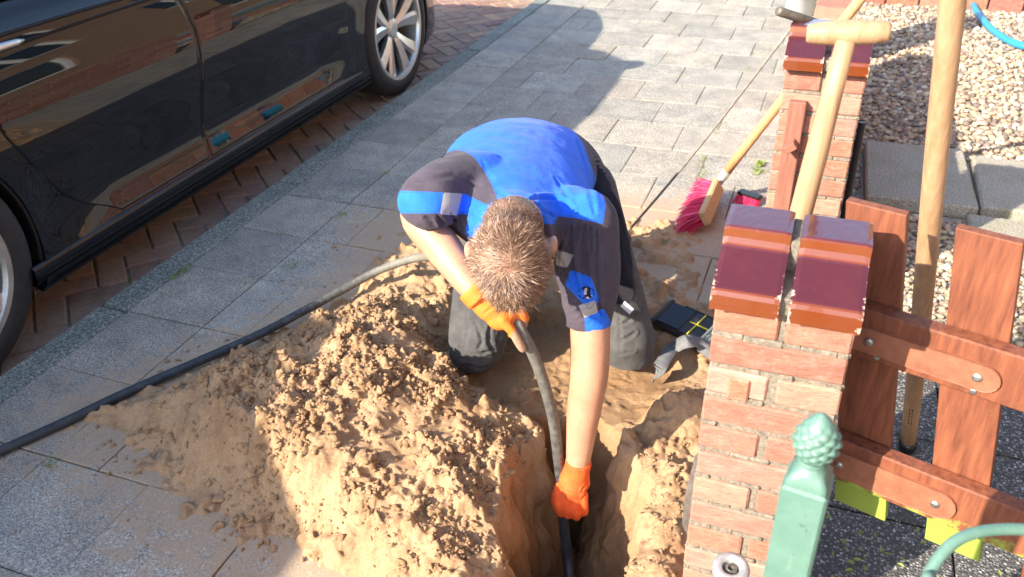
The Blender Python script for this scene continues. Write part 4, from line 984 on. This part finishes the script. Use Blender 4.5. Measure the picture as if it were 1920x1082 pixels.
    for s in (1, -1):
        g = Geo(); g.add(*ellg((XC + s * .62, 5.02, .62), (.17, 0, 0), (0, .10, 0), (0, 0, .05))); parts.append((g.obj('headlight', GLASS, None, True), None))
        g = Geo(); g.add(*boxg(XC + s * .62 - .16, XC + s * .62 + .16, .09, .16, .76, .85, .02)); parts.append((g.obj('tail_light', lens), None))
    subs = []
    for yw in (1.31, 4.25):
        for s in (1, -1):
            R_, RI = .366, .275; xo = XC + s * (HW - .005); cz = ROADZ + R_
            hubg = Geo(); hubg.add(*latheg([(.2, -.2), (.2, -.12), (.05, -.10), (.03, -.09)], (xo, yw, cz), (s, 0, 0), 32)); wh = hubg.obj('wheel', TRIM, None, True)
            g = Geo(); g.add(*latheg([(RI - .004, -.22), (R_ - .03, -.225), (R_, -.20), (R_ + .0, -.03), (R_ - .012, -.012), (R_ - .05, .001), (RI + .012, .002), (RI + .004, -.004), (RI - .004, -.010), (RI - .004, -.22)], (xo, yw, cz), (s, 0, 0), 96, False)); ty = g.obj('tyre', RUBBER, None, True)
            g = Geo(); g.add(*latheg([(RI + .003, -.012), (RI + .005, -.004), (RI, -.001), (RI - .016, -.004), (RI - .022, -.02), (RI - .03, -.10), (RI - .034, -.2), (RI - .005, -.205)], (xo, yw, cz), (s, 0, 0), 96, False))
            # five paired spokes
            for q in range(5):
                for w_ in (-1, 1):
                    a0 = 2 * math.pi * q / 5 + .3 + w_ * .10; a1 = 2 * math.pi * q / 5 + .3 + w_ * .285
                    V = []
                    for t in np.linspace(0, 1, 7):
                        r = .045 + (RI - .055) * t; a = a0 + (a1 - a0) * t ** .8; wd = (.020 + .022 * t); xx = -.045 + .03 * t ** .7 - (.0 if t < 1 else .0)
                        c = np.array([0, math.cos(a) * r, math.sin(a) * r]); tn = np.array([0, -math.sin(a), math.cos(a)])
                        for (u_, dx) in ((-1, -.028), (-1, -.004), (-.45 * w_, .006), (1, -.004), (1, -.028)):
                            V.append((xo + s * (xx + dx), yw + (c + tn * wd * u_)[1], cz + (c + tn * wd * u_)[2]))
                    F = [(i * 5 + j, i * 5 + (j + 1) % 5, (i + 1) * 5 + (j + 1) % 5, (i + 1) * 5 + j) for i in range(6) for j in range(5)] + [(0, 1, 2, 3, 4), (34, 33, 32, 31, 30)]
                    g.add(V, F)
            g.add(*latheg([(.062, -.07), (.060, -.045), (.045, -.036), (.03, -.034)], (xo, yw, cz), (s, 0, 0), 32)); ri = g.obj('rim', ALLOY)
            bmx = bmesh.new(); bmx.from_mesh(ri.data); bmesh.ops.recalc_face_normals(bmx, faces=bmx.faces); bmx.to_mesh(ri.data); bmx.free()
            subs.append((wh, ty, ri))
    off = Vector((x_off, y_off, 0))
    inv = Matrix.Translation(-root.location)
    for (o, _) in parts:
        o.location = off; o.parent = root; o.matrix_parent_inverse = inv
    for wh, ty, ri in subs:
        wh.location = off; wh.parent = root; wh.matrix_parent_inverse = inv
        for o in (ty, ri): o.parent = wh
    return root
make_car('parked_car', 'glossy black saloon car parked along the kerb beside the pavement', 'car')
# unseen van-shaped blocker, added to shade the heap and the foreground pavement
def make_shade_van():
    root = empty('shade_van', (-3.5, -2.6, ROADZ), 'unseen blue-grey van added behind the black car to shade heap and pavement', 'van')
    VP = simple('van_paint', (.06, .08, .11), .25, .1, 3, coat=1); x0, x1 = -4.35, -2.46
    prof = [(-.10, .18), (-.04, .45), (-.05, .90), (-.07, 1.30), (-.14, 1.46), (-.34, 1.60), (-2.4, 1.64), (-4.55, 1.60), (-4.74, 1.45), (-4.80, .9), (-4.82, .35), (-4.78, .18)]
    g = Geo(); V = []; ins = [0, 0, 0, .01, .04, .08, .10, .08, .06, .02, 0, 0]
    for k, xx in ((0, x0), (1, x0 + .04), (2, x1 - .04), (3, x1)):
        for (y, z), q in zip(prof, ins):
            e = (.02 if k in (0, 3) else 0); sgn = 1 if k < 2 else -1
            V.append((xx + sgn * q * (1 if k in (0, 3, 1, 2) else 0), y - e * np.sign(y + 2.6), z - (.02 if k in (0, 3) and z > 1 else 0)))
    n = len(prof); F = [(k * n + i, k * n + (i + 1) % n, (k + 1) * n + (i + 1) % n, (k + 1) * n + i) for k in range(3) for i in range(n)] + [tuple(range(n))[::-1], tuple(3 * n + i for i in range(n))]
    g.add(V, F); g.obj('body', VP, root)
    for (ya, yb) in ((-1.75, -.75), (-3.0, -1.85), (-4.4, -3.1)):
        for s in (0, 1):
            xx = x1 - .012 if s == 0 else x0 + .012; sg = 1 if s == 0 else -1
            g = Geo(); g.add([(xx + sg * .012 - sg * .02, ya, 1.0), (xx + sg * .012 - sg * .02, yb, 1.0), (xx - sg * .045, yb - .03, 1.40), (xx - sg * .045, ya + .03, 1.40)], [(0, 1, 2, 3)]); g.obj('side_window', TRIM, root)
    for yw in (-1.15, -4.05):
        for s in (0, 1):
            xx = x1 if s == 0 else x0; sg = 1 if s == 0 else -1
            g = Geo(); g.add(*latheg([(.15, -.2), (.30, -.2), (.32, -.15), (.32, -.02), (.29, .012), (.21, .014), (.20, .0), (.03, .005)], (xx, yw, ROADZ + .32), (sg, 0, 0), 40)); w_ = g.obj('wheel', RUBBER, root, True)
            g = Geo(); g.add(*latheg([(.20, .004), (.19, .012), (.03, .016)], (xx, yw, ROADZ + .32), (sg, 0, 0), 32)); g.obj('rim', ALLOY, w_, True)
make_shade_van()
# brick terrace across the gardens: seen mirrored in the car
def make_house():
    root = empty('brick_house', (4.8, 3, 0), 'brown brick terraced house with white framed windows beyond the front gardens', 'house')
    t_ = Mat('house_brick', .9); bt = t_.N.new('ShaderNodeTexBrick'); mp = t_.N.new('ShaderNodeMapping'); mp.inputs['Rotation'].default_value = (math.radians(90), 0, math.radians(90)); t_.l(t_.tc.outputs['Object'], mp.inputs[0]); 
    sp_ = t_.N.new('ShaderNodeSeparateXYZ'); cb = t_.N.new('ShaderNodeCombineXYZ'); t_.l(t_.tc.outputs['Object'], sp_.inputs[0]); t_.l(sp_.outputs[1], cb.inputs[0]); t_.l(sp_.outputs[2], cb.inputs[1]); t_.l(cb.outputs[0], bt.inputs['Vector'])
    bt.inputs['Scale'].default_value = 1; bt.inputs['Brick Width'].default_value = .22; bt.inputs['Row Height'].default_value = .0625; bt.inputs['Mortar Size'].default_value = .006
    bt.inputs['Color1'].default_value = (.26, .14, .075, 1); bt.inputs['Color2'].default_value = (.34, .19, .10, 1); bt.inputs['Mortar'].default_value = (.30, .27, .22, 1); t_.col(bt.outputs[0]); HB = t_.m
    X0 = 4.8; ops = []
    for yc in (-6, -1.5, 3.0, 7.5, 12.0): ops += [(yc - .9, yc + .9, .8, 2.3), (yc - 1.5, yc - .35, 3.5, 4.8), (yc + .35, yc + 1.5, 3.5, 4.8)]
    # wall strips round the openings
    g = Geo()
    def strip(y0, y1, z0, z1): 
        if y1 - y0 > .001 and z1 - z0 > .001: g.add(*boxg(X0, X0 + .3, y0, y1, z0, z1, .0005))
    strip(-10, 16, 0, .8); strip(-10, 16, 2.3, 3.5); strip(-10, 16, 4.8, 5.6)
    for (z0, z1, L) in ((.8, 2.3, [o for o in ops if o[2] == .8]), (3.5, 4.8, [o for o in ops if o[2] == 3.5])):
        y = -10
        for o in sorted(L): strip(y, o[0], z0, z1); y = o[1]
        strip(y, 16, z0, z1)
    g.obj('wall', HB, root)
    wg = Mat('window_glass', .03, .8); wg.col((.02, .03, .035)); wg = wg.m
    for (a, b, c, d) in ops:
        g = Geo(); f = .07
        for r in ((a, b, c, c + f), (a, b, d - f, d), (a, a + f, c + f, d - f), (b - f, b, c + f, d - f), ((a + b) / 2 - f / 2, (a + b) / 2 + f / 2, c + f, d - f)): g.add(*boxg(X0 + .06, X0 + .14, *r, .004))
        w_ = g.obj('window', WHITE, root); g = Geo(); g.add(*boxg(X0 + .10, X0 + .11, a + f, b - f, c + f, d - f, .001)); g.obj('pane', wg, w_)
    g = Geo(); V = []; RT = simple('roof_tiles', (.10, .05, .04), .8, .3, 8)
    g.add([(X0 - .35, -10.2, 5.55), (X0 - .35, 16.2, 5.55), (X0 + 4, 16.2, 8.4), (X0 + 4, -10.2, 8.4), (X0 - .35, -10.2, 5.67), (X0 - .35, 16.2, 5.67), (X0 + 4, 16.2, 8.52), (X0 + 4, -10.2, 8.52)], [(3, 2, 1, 0), (4, 5, 6, 7), (0, 1, 5, 4), (1, 2, 6, 5), (2, 3, 7, 6), (3, 0, 4, 7)]); g.obj('roof', RT, root)
make_house()
# white tub beyond the pillars
wt = G(1497, 32); g = Geo(); g.add(*latheg([(.10, 0), (.125, .28), (.135, .28), (.135, .30), (.12, .30), (.105, .03), (.01, .03)], (wt[0], wt[1] + .1, 0), (0, 0, 1), 28)); tag(g.obj('white_tub', WHITE, None, True), 'white plastic tub on the pavement left of the farthest pillar', 'tub')

# ================================================================== PERSON
def nz(v): v = np.asarray(v, float); return v / np.linalg.norm(v)
person = empty('person', (-.62, 2.0, 0), 'kneeling person in blue and grey work shirt bent over the trench, feeding the black cable', 'person')
HC = D(958, 487, 1.69); hu = nz((.24, -.93, -.20)); hf = np.array([.06, .22, -.97]); hf = nz(hf - hu * (hf @ hu)); hr = np.cross(hf, hu)
if hr[0] < 0: hr = -hr
shL = np.array([-.745, 1.66, .715]); elL = D(786, 402, 1.93); wrL = D(890, 545, 1.86)
shR = np.array([-.455, 1.66, .64]); elR = D(1104, 690, 2.0); wrR = D(1083, 872, 2.10)
Wd_ = nz((.95, .06, -.20))
spine = [((-.735, 2.26, .48), .185, .135), ((-.745, 2.13, .545), .20, .135), ((-.725, 1.97, .595), .198, .128), ((-.680, 1.80, .625), .20, .120), ((-.630, 1.67, .64), .195, .108), ((-.590, 1.585, .655), .13, .088), ((-.562, 1.525, .672), .080, .074), ((-.553, 1.487, .684), .076, .070)]
def torso(k=1.0, dz=0, cut=0):
    C_ = np.array([s[0] for s in spine]) + [0, 0, dz]; T, _, _ = frames(C_); A = []; B = []
    for (c, a, b), t in zip(spine, T):
        w_ = Wd_ - t * (Wd_ @ t); w_ = nz(w_); n_ = np.cross(t, w_); A.append(w_ * a * k); B.append(n_ * b * k)
    # densify
    C2 = catmull(C_, 4); A2 = catmull(A, 4); B2 = catmull(B, 4)
    return loftg(C2, A2, B2, 36)
def limb(P, r, n=5, round_=True):
    P2 = catmull(P, n); r2 = np.interp(np.linspace(0, 1, len(P2)), np.linspace(0, 1, len(r)), r); return tubeg(P2, r2, 20, True, round_)
hipL, hipR = np.array([-.835, 2.19, .44]), np.array([-.63, 2.24, .43]); knL, knR = np.array([-.835, 1.87, .08]), np.array([-.418, 2.02, .08])
anL, anR = np.array([-.90, 2.36, .06]), np.array([-.60, 2.48, .06])
head_parts = [ellg(HC, hr * .073, hf * .099, hu * .098, 36, 24), ellg(HC - hu * .055 + hf * .025, hr * .060, hf * .078, hu * .085, 30, 20), ellg(HC - hu * .02 + hf * .088, hr * .05, hf * .018, hu * .02), limb([HC - hu * .015 + hf * .095, HC - hu * .05 + hf * .118], [.010, .014]), ellg(HC - hu * .125 + hf * .07, hr * .030, hf * .028, hu * .02), ellg(HC - hu * .085 + hf * .094, hr * .024, hf * .012, hu * .011)]
for s in (-1, 1):
    ec = HC - hu * .022 - hf * .006 + hr * s * .082
    head_parts.append(ellg(ec, hr * s * .014 + hf * -.012, hf * .019, hu * .031, 16, 12)); head_parts.append(ellg(HC - hu * .03 + hf * .085 + hr * s * .032, hr * .013, hf * .009, hu * .009))
neck = limb([HC - hu * .07 - hf * .03, (HC - hu * .10 - hf * .03) * .5 + np.array([-.57, 1.55, .665]) * .5, (-.585, 1.60, .65)], [.060, .058, .075], 5)
armL = limb([shL, shL * .5 + elL * .5 + [-.004, 0, .004], elL, elL * .55 + wrL * .45 + np.array([-.002, 0, 0]), wrL, wrL * .6 + D(915, 570, 1.865) * .4], [.046, .046, .045, .043, .029, .024], 5)
armR = limb([shR, shR * .45 + elR * .55 + [.006, 0, 0], elR + np.array([.002, 0, 0]), elR * .6 + wrR * .4, wrR, D(1081, 886, 2.11)], [.046, .048, .047, .043, .0285, .022], 5)
body_me = fuse(head_parts + [neck, armL, armR, torso(.86), limb([hipL, knL], [.085, .06]), limb([hipR, knR], [.085, .06]), limb([knL, anL], [.06, .04]), limb([knR, anR], [.06, .04])], .006, 5)
body = attach('body', body_me, SKIN, person)
# clothes
sleeveLend = elL + nz(elL - shL) * .012
def cone(P, r, n=5): return limb(P, r, n, False)
def sleeve(P, r):
    a, b = limb([P[0], P[0] + (np.asarray(P[1]) - P[0]) * .3], [r[0], r[0]], 3, True), cone(P, r); return [a, b]
slL = sleeve([shL + np.array([.03, .02, -.01]), shL * .55 + D(806, 376, 1.86) * .45, D(806, 376, 1.86), D(797, 392, 1.875)], [.070, .068, .066, .064])
hemR = D(1101, 612, 1.985); slR = sleeve([shR - nz(hemR - shR) * .0, shR * .5 + hemR * .5 + np.array([.008, 0, 0]), hemR], [.078, .075, .058])
sh_me = fuse([torso(1.0), limb([(-.575, 1.55, .672), (-.556, 1.478, .690)], [.080, .077], 4, False)] + slL + slR + [ellg(shL * .75 + np.array([-.65, 1.70, .66]) * .25, Wd_ * .09, (0, .09, 0), (0, 0, .07)), ellg(shR * .75 + np.array([-.56, 1.72, .65]) * .25, Wd_ * .09, (0, .09, 0), (0, 0, .07))], .0055, 10)
def project(V):
    d = V - CC; z = d @ CF; return 960 + FPX * (d @ CR) / z, 541 - FPX * (d @ CU) / z, z
def folds(me, lines, seed=0, amp=.003, scale=.06):
    V = coords(me); N = normals(me); bv = BVHTree.FromPolygons([v for v in V.tolist()], [list(p.vertices) for p in me.polygons]); disp = np.zeros(len(V))
    disp += amp * (fbm(V[:, 0] + V[:, 2] * .7, V[:, 1] - V[:, 2] * .5, scale, 3, seed) * 1.3)
    for (px, wdt, amt) in lines:
        pts = []
        for a, b in zip(px[:-1], px[1:]):
            for t in np.linspace(0, 1, 5, endpoint=False): pts.append((a[0] + (b[0] - a[0]) * t, a[1] + (b[1] - a[1]) * t))
        pts.append(px[-1]); P3 = []
        for (u, v) in pts:
            h, _, _, _ = bv.ray_cast(Vector(CC), Vector(ray(u, v)))
            if h is not None: P3.append(np.array(h))
        if len(P3) < 2: continue
        P3 = np.array(P3); best = np.full(len(V), 9.)
        for k, (a, b) in enumerate(zip(P3[:-1], P3[1:])):
            if np.linalg.norm(b - a) > .08: continue
            t = np.clip(((V - a) @ (b - a)) / max(1e-9, (b - a) @ (b - a)), 0, 1); d = np.linalg.norm(V - a - t[:, None] * (b - a), axis=1); tap = 1 - .6 * abs((k + t) / len(P3) * 2 - 1) ** 2; best = np.minimum(best, d / tap)
        disp += -amt * np.exp(-(best / wdt) ** 2) + amt * .8 * np.exp(-((best - wdt * 2.0) / wdt) ** 2)
    setco(me, V + N * disp[:, None]); return bv
bvS = folds(sh_me, [([(985, 385), (1010, 370), (1050, 372), (1075, 395)], .006, .006), ([(930, 362), (970, 375), (1010, 390), (1040, 405)], .006, .007), ([(1040, 330), (1060, 360), (1066, 400)], .006, .003), ([(905, 300), (920, 340), (940, 365)], .008, .001),
    ([(1072, 425), (1066, 480), (1085, 545)], .006, .009), ([(1098, 422), (1094, 480), (1104, 570)], .006, .008), ([(1120, 430), (1122, 500), (1128, 590)], .005, .006), ([(1052, 430), (1046, 500), (1066, 570)], .006, .009), ([(1085, 415), (1078, 450)], .005, .006), ([(1108, 418), (1110, 470)], .004, .006), ([(1060, 580), (1090, 570), (1130, 560)], .005, .003), ([(1080, 600), (1110, 590), (1135, 575)], .004, .003),
    ([(795, 405), (815, 420)], .005, .004), ([(820, 405), (838, 430)], .005, .006), ([(845, 400), (862, 432)], .005, .006), ([(868, 398), (880, 430)], .005, .006), ([(885, 392), (895, 420)], .005, .005), ([(780, 340), (850, 330), (900, 350)], .006, .002), ([(1080, 260), (1100, 330), (1115, 400)], .006, .003)], 3, .004, .09)
V = coords(sh_me); pu, pv, pz = project(V)
BLUE = [(836, 287), (852, 281), (872, 284), (890, 296), (906, 318), (922, 346), (932, 372), (975, 392), (1035, 404), (1080, 409), (1131, 420), (1136, 380), (1116, 330), (1094, 270), (1070, 236), (1060, 150), (900, 150), (760, 260)]
def sdz(poly): return inpoly(pu, pv, poly) * pz / FPX
front = (normals(sh_me) @ -CF) > -.45
sb = np.where(front, sdz(BLUE), -.05)
for P_ in ([(735, 357), (832, 361), (826, 400), (740, 400)], [(868, 362), (915, 385), (918, 402), (858, 402)], [(1070, 505), (1108, 520), (1124, 560), (1106, 585), (1084, 560), (1060, 535)], [(1096, 597), (1132, 578), (1150, 612), (1098, 632)], [(880, 395), (925, 380), (1060, 370), (1040, 420), (930, 420), (900, 450), (872, 440)]): sb = np.maximum(sb, np.where(front, sdz(P_), -.05))
sr = np.where(front, np.maximum(sdz([(832, 361), (867, 363), (857, 404), (825, 402)]), np.maximum(sdz([(1045, 468), (1075, 478), (1064, 503), (1042, 497)]), sdz([(1084, 573), (1116, 563), (1121, 586), (1096, 596)]))), -.05)
fattr(sh_me, 'blue', sb); fattr(sh_me, 'refl', sr)
attach('shirt', sh_me, SHIRT, person)
# sleeve badge: dark disc with a small white emblem
def onsurf(bv, u, v): h, n, _, _ = bv.ray_cast(Vector(CC), Vector(ray(u, v))); return (np.array(h), np.array(n)) if h is not None else (D(u, v, 1.95), -nz(ray(u, v)))
bvS = BVHTree.FromPolygons(coords(sh_me).tolist(), [list(p.vertices) for p in sh_me.polygons])
def decal(name, center, shape, mat, parent, lift=.0012, bv=bvS):
    # shape in px offsets, laid on the cloth
    V = []
    for (a, b) in [(0, 0)] + shape: h, n = onsurf(bv, center[0] + a, center[1] + b); n = n if n @ ray(*center) < 0 else -n; V.append(h + n * lift)
    F = [(0, i + 1, (i + 1) % len(shape) + 1) for i in range(len(shape))]; return mesh(name, V, F, mat, parent)
bd = decal('sleeve_badge', (1099, 549), [(15 * math.cos(t), 12 * math.sin(t)) for t in np.linspace(0, 6.283, 25)[:-1]], DARKC, person)
decal('emblem', (1098, 547), [(-4, -2), (-3, -6), (0, -8), (2, -6), (3, -3), (5, 0), (4, 4), (1, 5), (-3, 5), (-5, 2)], WHITE, bd, .002)
decal('emblem', (1105, 556), [(-8, 1), (-2, 0), (5, -3), (6, -1), (0, 3), (-7, 4)], WHITE, bd, .002)
tr_me = fuse([loftg([(-.735, 2.32, .40), (-.735, 2.26, .47), (-.742, 2.17, .52), (-.74, 2.10, .54)], [Wd_ * .15, Wd_ * .19, Wd_ * .195, Wd_ * .17], [np.array([0, .13, .05]), (0, .10, .10), (0, .07, .12), (0, .06, .10)], 32),
    limb([hipL, hipL * .5 + knL * .5 + np.array([0, -.02, .01]), knL, knL + np.array([0, .0, -.02])], [.118, .100, .084, .075]), limb([hipR, hipR * .5 + knR * .5 + np.array([.005, -.01, .01]), knR, knR + np.array([0, 0, -.02])], [.112, .092, .086, .075]),
    limb([knL + np.array([0, .02, 0]), anL], [.082, .055]), limb([knR + np.array([0, .02, 0]), anR], [.082, .055])], .007, 8)
folds(tr_me, [([(890, 600), (905, 640), (895, 655)], .005, .005), ([(860, 650), (890, 665), (940, 650)], .004, .004), ([(920, 600), (915, 640), (925, 660)], .006, .006), ([(940, 610), (930, 645)], .005, .005), ([(865, 680), (900, 690), (940, 675)], .004, .005), ([(875, 560), (878, 620), (872, 650)], .004, .003), ([(945, 630), (925, 650), (900, 665)], .004, .004),
    ([(1165, 610), (1180, 600), (1190, 590)], .005, .006), ([(1160, 640), (1180, 632), (1192, 622)], .005, .006), ([(1150, 665), (1190, 660)], .004, .005), ([(1160, 560), (1163, 640), (1160, 680)], .004, .004)], 9, .005, .10)
attach('trousers', tr_me, TROUS, person)
# tool pocket hanging along the hip
pc = [D(1100, 300, 2.40), D(1116, 350, 2.34), D(1134, 410, 2.30), D(1152, 480, 2.26), D(1164, 556, 2.22)]
pk = fuse([loftg(catmull(pc, 5), catmull([nz((.9, .3, 0)) * q for q in (.030, .046, .052, .052, .040)], 5), catmull([nz((-.3, .9, .3)) * q for q in (.05, .06, .06, .055, .04)], 5), 20)], .006, 3)
folds(pk, [([(1130, 400), (1150, 500)], .006, .006), ([(1140, 380), (1165, 480)], .005, .005)], 4, .010, .05); attach('holster_pocket', pk, DARKC, person)
bc_ = D(1176, 577, 2.2); ddir = nz(D(1190, 590, 2.2) - D(1165, 568, 2.2)); g = Geo(); nn_ = -nz(ray(1176, 577)); s_ = nz(np.cross(ddir, nn_)); Rr_ = np.stack([ddir, s_, nn_], 1); g.add(*boxg(-.016, .016, -.009, .009, -.002, .002, .001, Rr_, bc_)); g.obj('tag', WHITE, person)
# shoes
for an, sd__ in ((anL, -1), (anR, 1)):
    e = an + np.array([.0, .06, -.01]); t = an + np.array([0, .23, -.025]); m_ = fuse([limb([an + np.array([0, .02, .01]), e, (e + t) / 2 + np.array([0, 0, -.005]), t], [.05, .052, .048, .036])], .007, 4); attach('shoe', m_, DARKC, person)
# gloves
def D3(u, v, d): return D(u, v, d)
cuff = cone([D(872, 541, 1.862) * 0 + wrL + nz(wrL - D(925, 578, 1.865)) * .012, wrL + nz(D(925, 578, 1.865) - wrL) * .02], [.034, .036])
palm = [ellg(D(918, 568, 1.862), nz(D(960, 605, 1.865) - D(880, 535, 1.86)) * .052, nz(D(940, 540, 1.86) - D(900, 590, 1.86)) * .038, nz(ray(918, 568)) * .024), ellg(D(940, 588, 1.866), nz(D(960, 605, 1.865) - D(880, 535, 1.86)) * .035, nz(D(940, 540, 1.86) - D(900, 590, 1.86)) * .038, nz(ray(918, 568)) * .022)]
fing = [limb([D(943, 600, 1.855), D(962, 622, 1.862), D(972, 640, 1.872), D(980, 654, 1.885)], [.0135, .0118, .0105, .0092]),      # thumb lying along the cable
        limb([D(958, 568, 1.86), D(976, 582, 1.868), D(984, 596, 1.885), D(979, 606, 1.905)], [.0120, .0110, .0100, .009]),
        limb([D(956, 580, 1.87), D(977, 598, 1.885), D(981, 612, 1.905), D(970, 618, 1.92)], [.0115, .0108, .0100, .009]),
        limb([D(950, 592, 1.88), D(970, 612, 1.90), D(973, 626, 1.92), D(962, 630, 1.93)], [.0115, .0105, .0098, .0088]),
        limb([D(944, 594, 1.89), D(962, 612, 1.915), D(965, 624, 1.93), D(958, 628, 1.94)], [.0105, .0098, .0092, .0082])]
gm_ = fuse([cuff] + palm + fing, .0035, 3); V = coords(gm_); tip = D(985, 640, 1.88)
fattr(gm_, 'coat', 1 - sstep(.028, .06, np.linalg.norm(V - tip, axis=1))); folds(gm_, [([(930, 545), (925, 575), (905, 590)], .003, .0015)], 6, .0025, .03); attach('glove', gm_, GLOVE, person)['label'] = 'orange glove gripping the cable under the chin'
hd = nz(D(1072, 930, 2.16) - wrR); cuff = cone([wrR - hd * .016, wrR + hd * .012, wrR + hd * .035, wrR + hd * .06], [.0335, .033, .035, .040])
ar = nz(D(1100, 915, 2.14) - D(1045, 915, 2.14)); fw = nz(ray(1072, 915))
palm = [ellg(D(1074, 912, 2.145), ar * .040, hd * .050, fw * .023), ellg(D(1073, 932, 2.152), ar * .041, hd * .030, fw * .024)]
kn = [(1048, 940), (1063, 948), (1080, 950), (1094, 942)]
fing = []
for i, (u, v) in enumerate(kn): fing.append(limb([D(u, v - 12, 2.15), D(u, v + 8, 2.160), D(u + 1, v + 18, 2.185), D(u + 2, v + 12, 2.215)], [.0130, .0122, .0112, .010]))
fing.append(limb([D(1050, 912, 2.15), D(1042, 935, 2.165), D(1046, 955, 2.18), D(1052, 964, 2.19)], [.0135, .0125, .011, .0098]))
gm_ = fuse([cuff] + palm + fing, .0035, 3); folds(gm_, [([(1088, 925), (1100, 905)], .003, .002), ([(1090, 938), (1102, 920)], .003, .002)], 8, .0025, .03); attach('glove', gm_, GLOVER, person)['label'] = 'red-orange glove reaching down into the trench'
# hair: thousands of short strands following a whorl
V = coords(body_me); bvB = BVHTree.FromPolygons(V.tolist(), [list(p.vertices) for p in body_me.polygons])
def hf_(p): q = p - HC; return q @ hr, q @ hf, q @ hu
def hairy(d):      # d: direction in head frame (right, forward, up)
    r, f, u = d
    if abs(r) > .80 and -.45 < f < .25 and u < .02: return False
    if f > .70: return u > .62
    if f > .2: return u > .05 + (f - .2) * .7
    return u > -.85
wh = nz(ray(956, 508)); hh_, _, _, _ = bvB.ray_cast(Vector(CC), Vector(ray(956, 508))); WHC = np.array(hh_) if hh_ is not None else HC + hu * .1
hb_, _, _, _ = bvB.ray_cast(Vector(CC), Vector(ray(928, 432))); BALD = np.array(hb_) if hb_ is not None else WHC
g = Geo(); random.seed(33); cnt = 0
Vs = []; Fs = []; Cs = []; nrmB = None
pal_h = [(.24, .135, .085), (.32, .19, .12), (.16, .09, .06), (.42, .28, .19), (.10, .06, .042), (.20, .115, .075)]
while cnt < 24000:
    d = np.array([random.gauss(0, 1) for _ in range(3)]); d /= np.linalg.norm(d)
    if not hairy(d): continue
    w3 = hr * d[0] + hf * d[1] + hu * d[2]; o = HC + w3 * .16
    h, n, _, _ = bvB.ray_cast(Vector(o), Vector(-w3), .15)
    if h is None: continue
    p = np.array(h); n = np.array(n)
    if (p - BALD) @ (p - BALD) < .022 ** 2 and random.random() < .55: continue
    v = p - WHC; dist = np.linalg.norm(v); away = v - n * (v @ n); away = nz(away + 1e-6); sw = np.cross(n, away); fl_ = nz(away * (.9) + sw * (.9 * math.exp(-dist / .035)) + np.array([random.gauss(0, .42) for _ in range(3)]) + np.array([.35 * math.sin(p[0] * 90 + 1), .35 * math.sin(p[2] * 80), .3 * math.sin(p[1] * 85 + 2)]))
    lower = d[2] < -.15; L = random.choice((.6, 1, 1, 1.35)) * random.uniform(.009, .017) * (.45 if lower else 1) * (1.25 if d[1] > .25 else 1)
    lift = random.uniform(.06, .24); a = p - n * .001; b = p + fl_ * L * .5 + n * L * lift * .7; e = p + fl_ * L + n * L * lift * .75
    wv = nz(np.cross(fl_, n)) * random.uniform(.0004, .0008); k = len(Vs)
    Vs += [a - wv, a + wv, b + wv * .8, b - wv * .8, e]; Fs += [(k, k + 1, k + 2), (k, k + 2, k + 3), (k + 3, k + 2, k + 4)]
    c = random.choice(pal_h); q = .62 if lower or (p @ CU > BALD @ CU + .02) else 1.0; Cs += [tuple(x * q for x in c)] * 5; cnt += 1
q_ = V - HC; ln = np.linalg.norm(q_, axis=1); dh_ = np.stack([q_ @ hr, q_ @ hf, q_ @ hu], 1) / ln[:, None]
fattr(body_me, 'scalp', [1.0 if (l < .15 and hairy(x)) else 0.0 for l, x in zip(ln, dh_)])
# fine forearm hair
n0 = len(Vs); AH = Geo(); cols = [(.45, .30, .18), (.36, .23, .14)]
for (A_, B_2, rr__) in ((elL, wrL, .05), (elR + np.array([0, 0, .06]), wrR, .05)):
    for q in range(650):
        t = random.uniform(.05, .92); c0 = A_ * (1 - t) + B_2 * t; dr3 = nz(np.array([random.gauss(0, 1) for _ in range(3)]))
        h, n, _, _ = bvB.ray_cast(Vector(c0 + dr3 * .12), Vector(-dr3), .12)
        if h is None: continue
        p = np.array(h); n = np.array(n); ax_ = nz(B_2 - A_); f_ = nz(ax_ + np.cross(n, ax_) * random.uniform(-.2, .9) + n * .25); L = random.uniform(.005, .012); wv = nz(np.cross(f_, n)) * .00022
        AH.add([p - wv, p + wv, p + f_ * L], [(0, 1, 2)], random.choice(cols))
AH.obj('arm_hair', HAIR, person)
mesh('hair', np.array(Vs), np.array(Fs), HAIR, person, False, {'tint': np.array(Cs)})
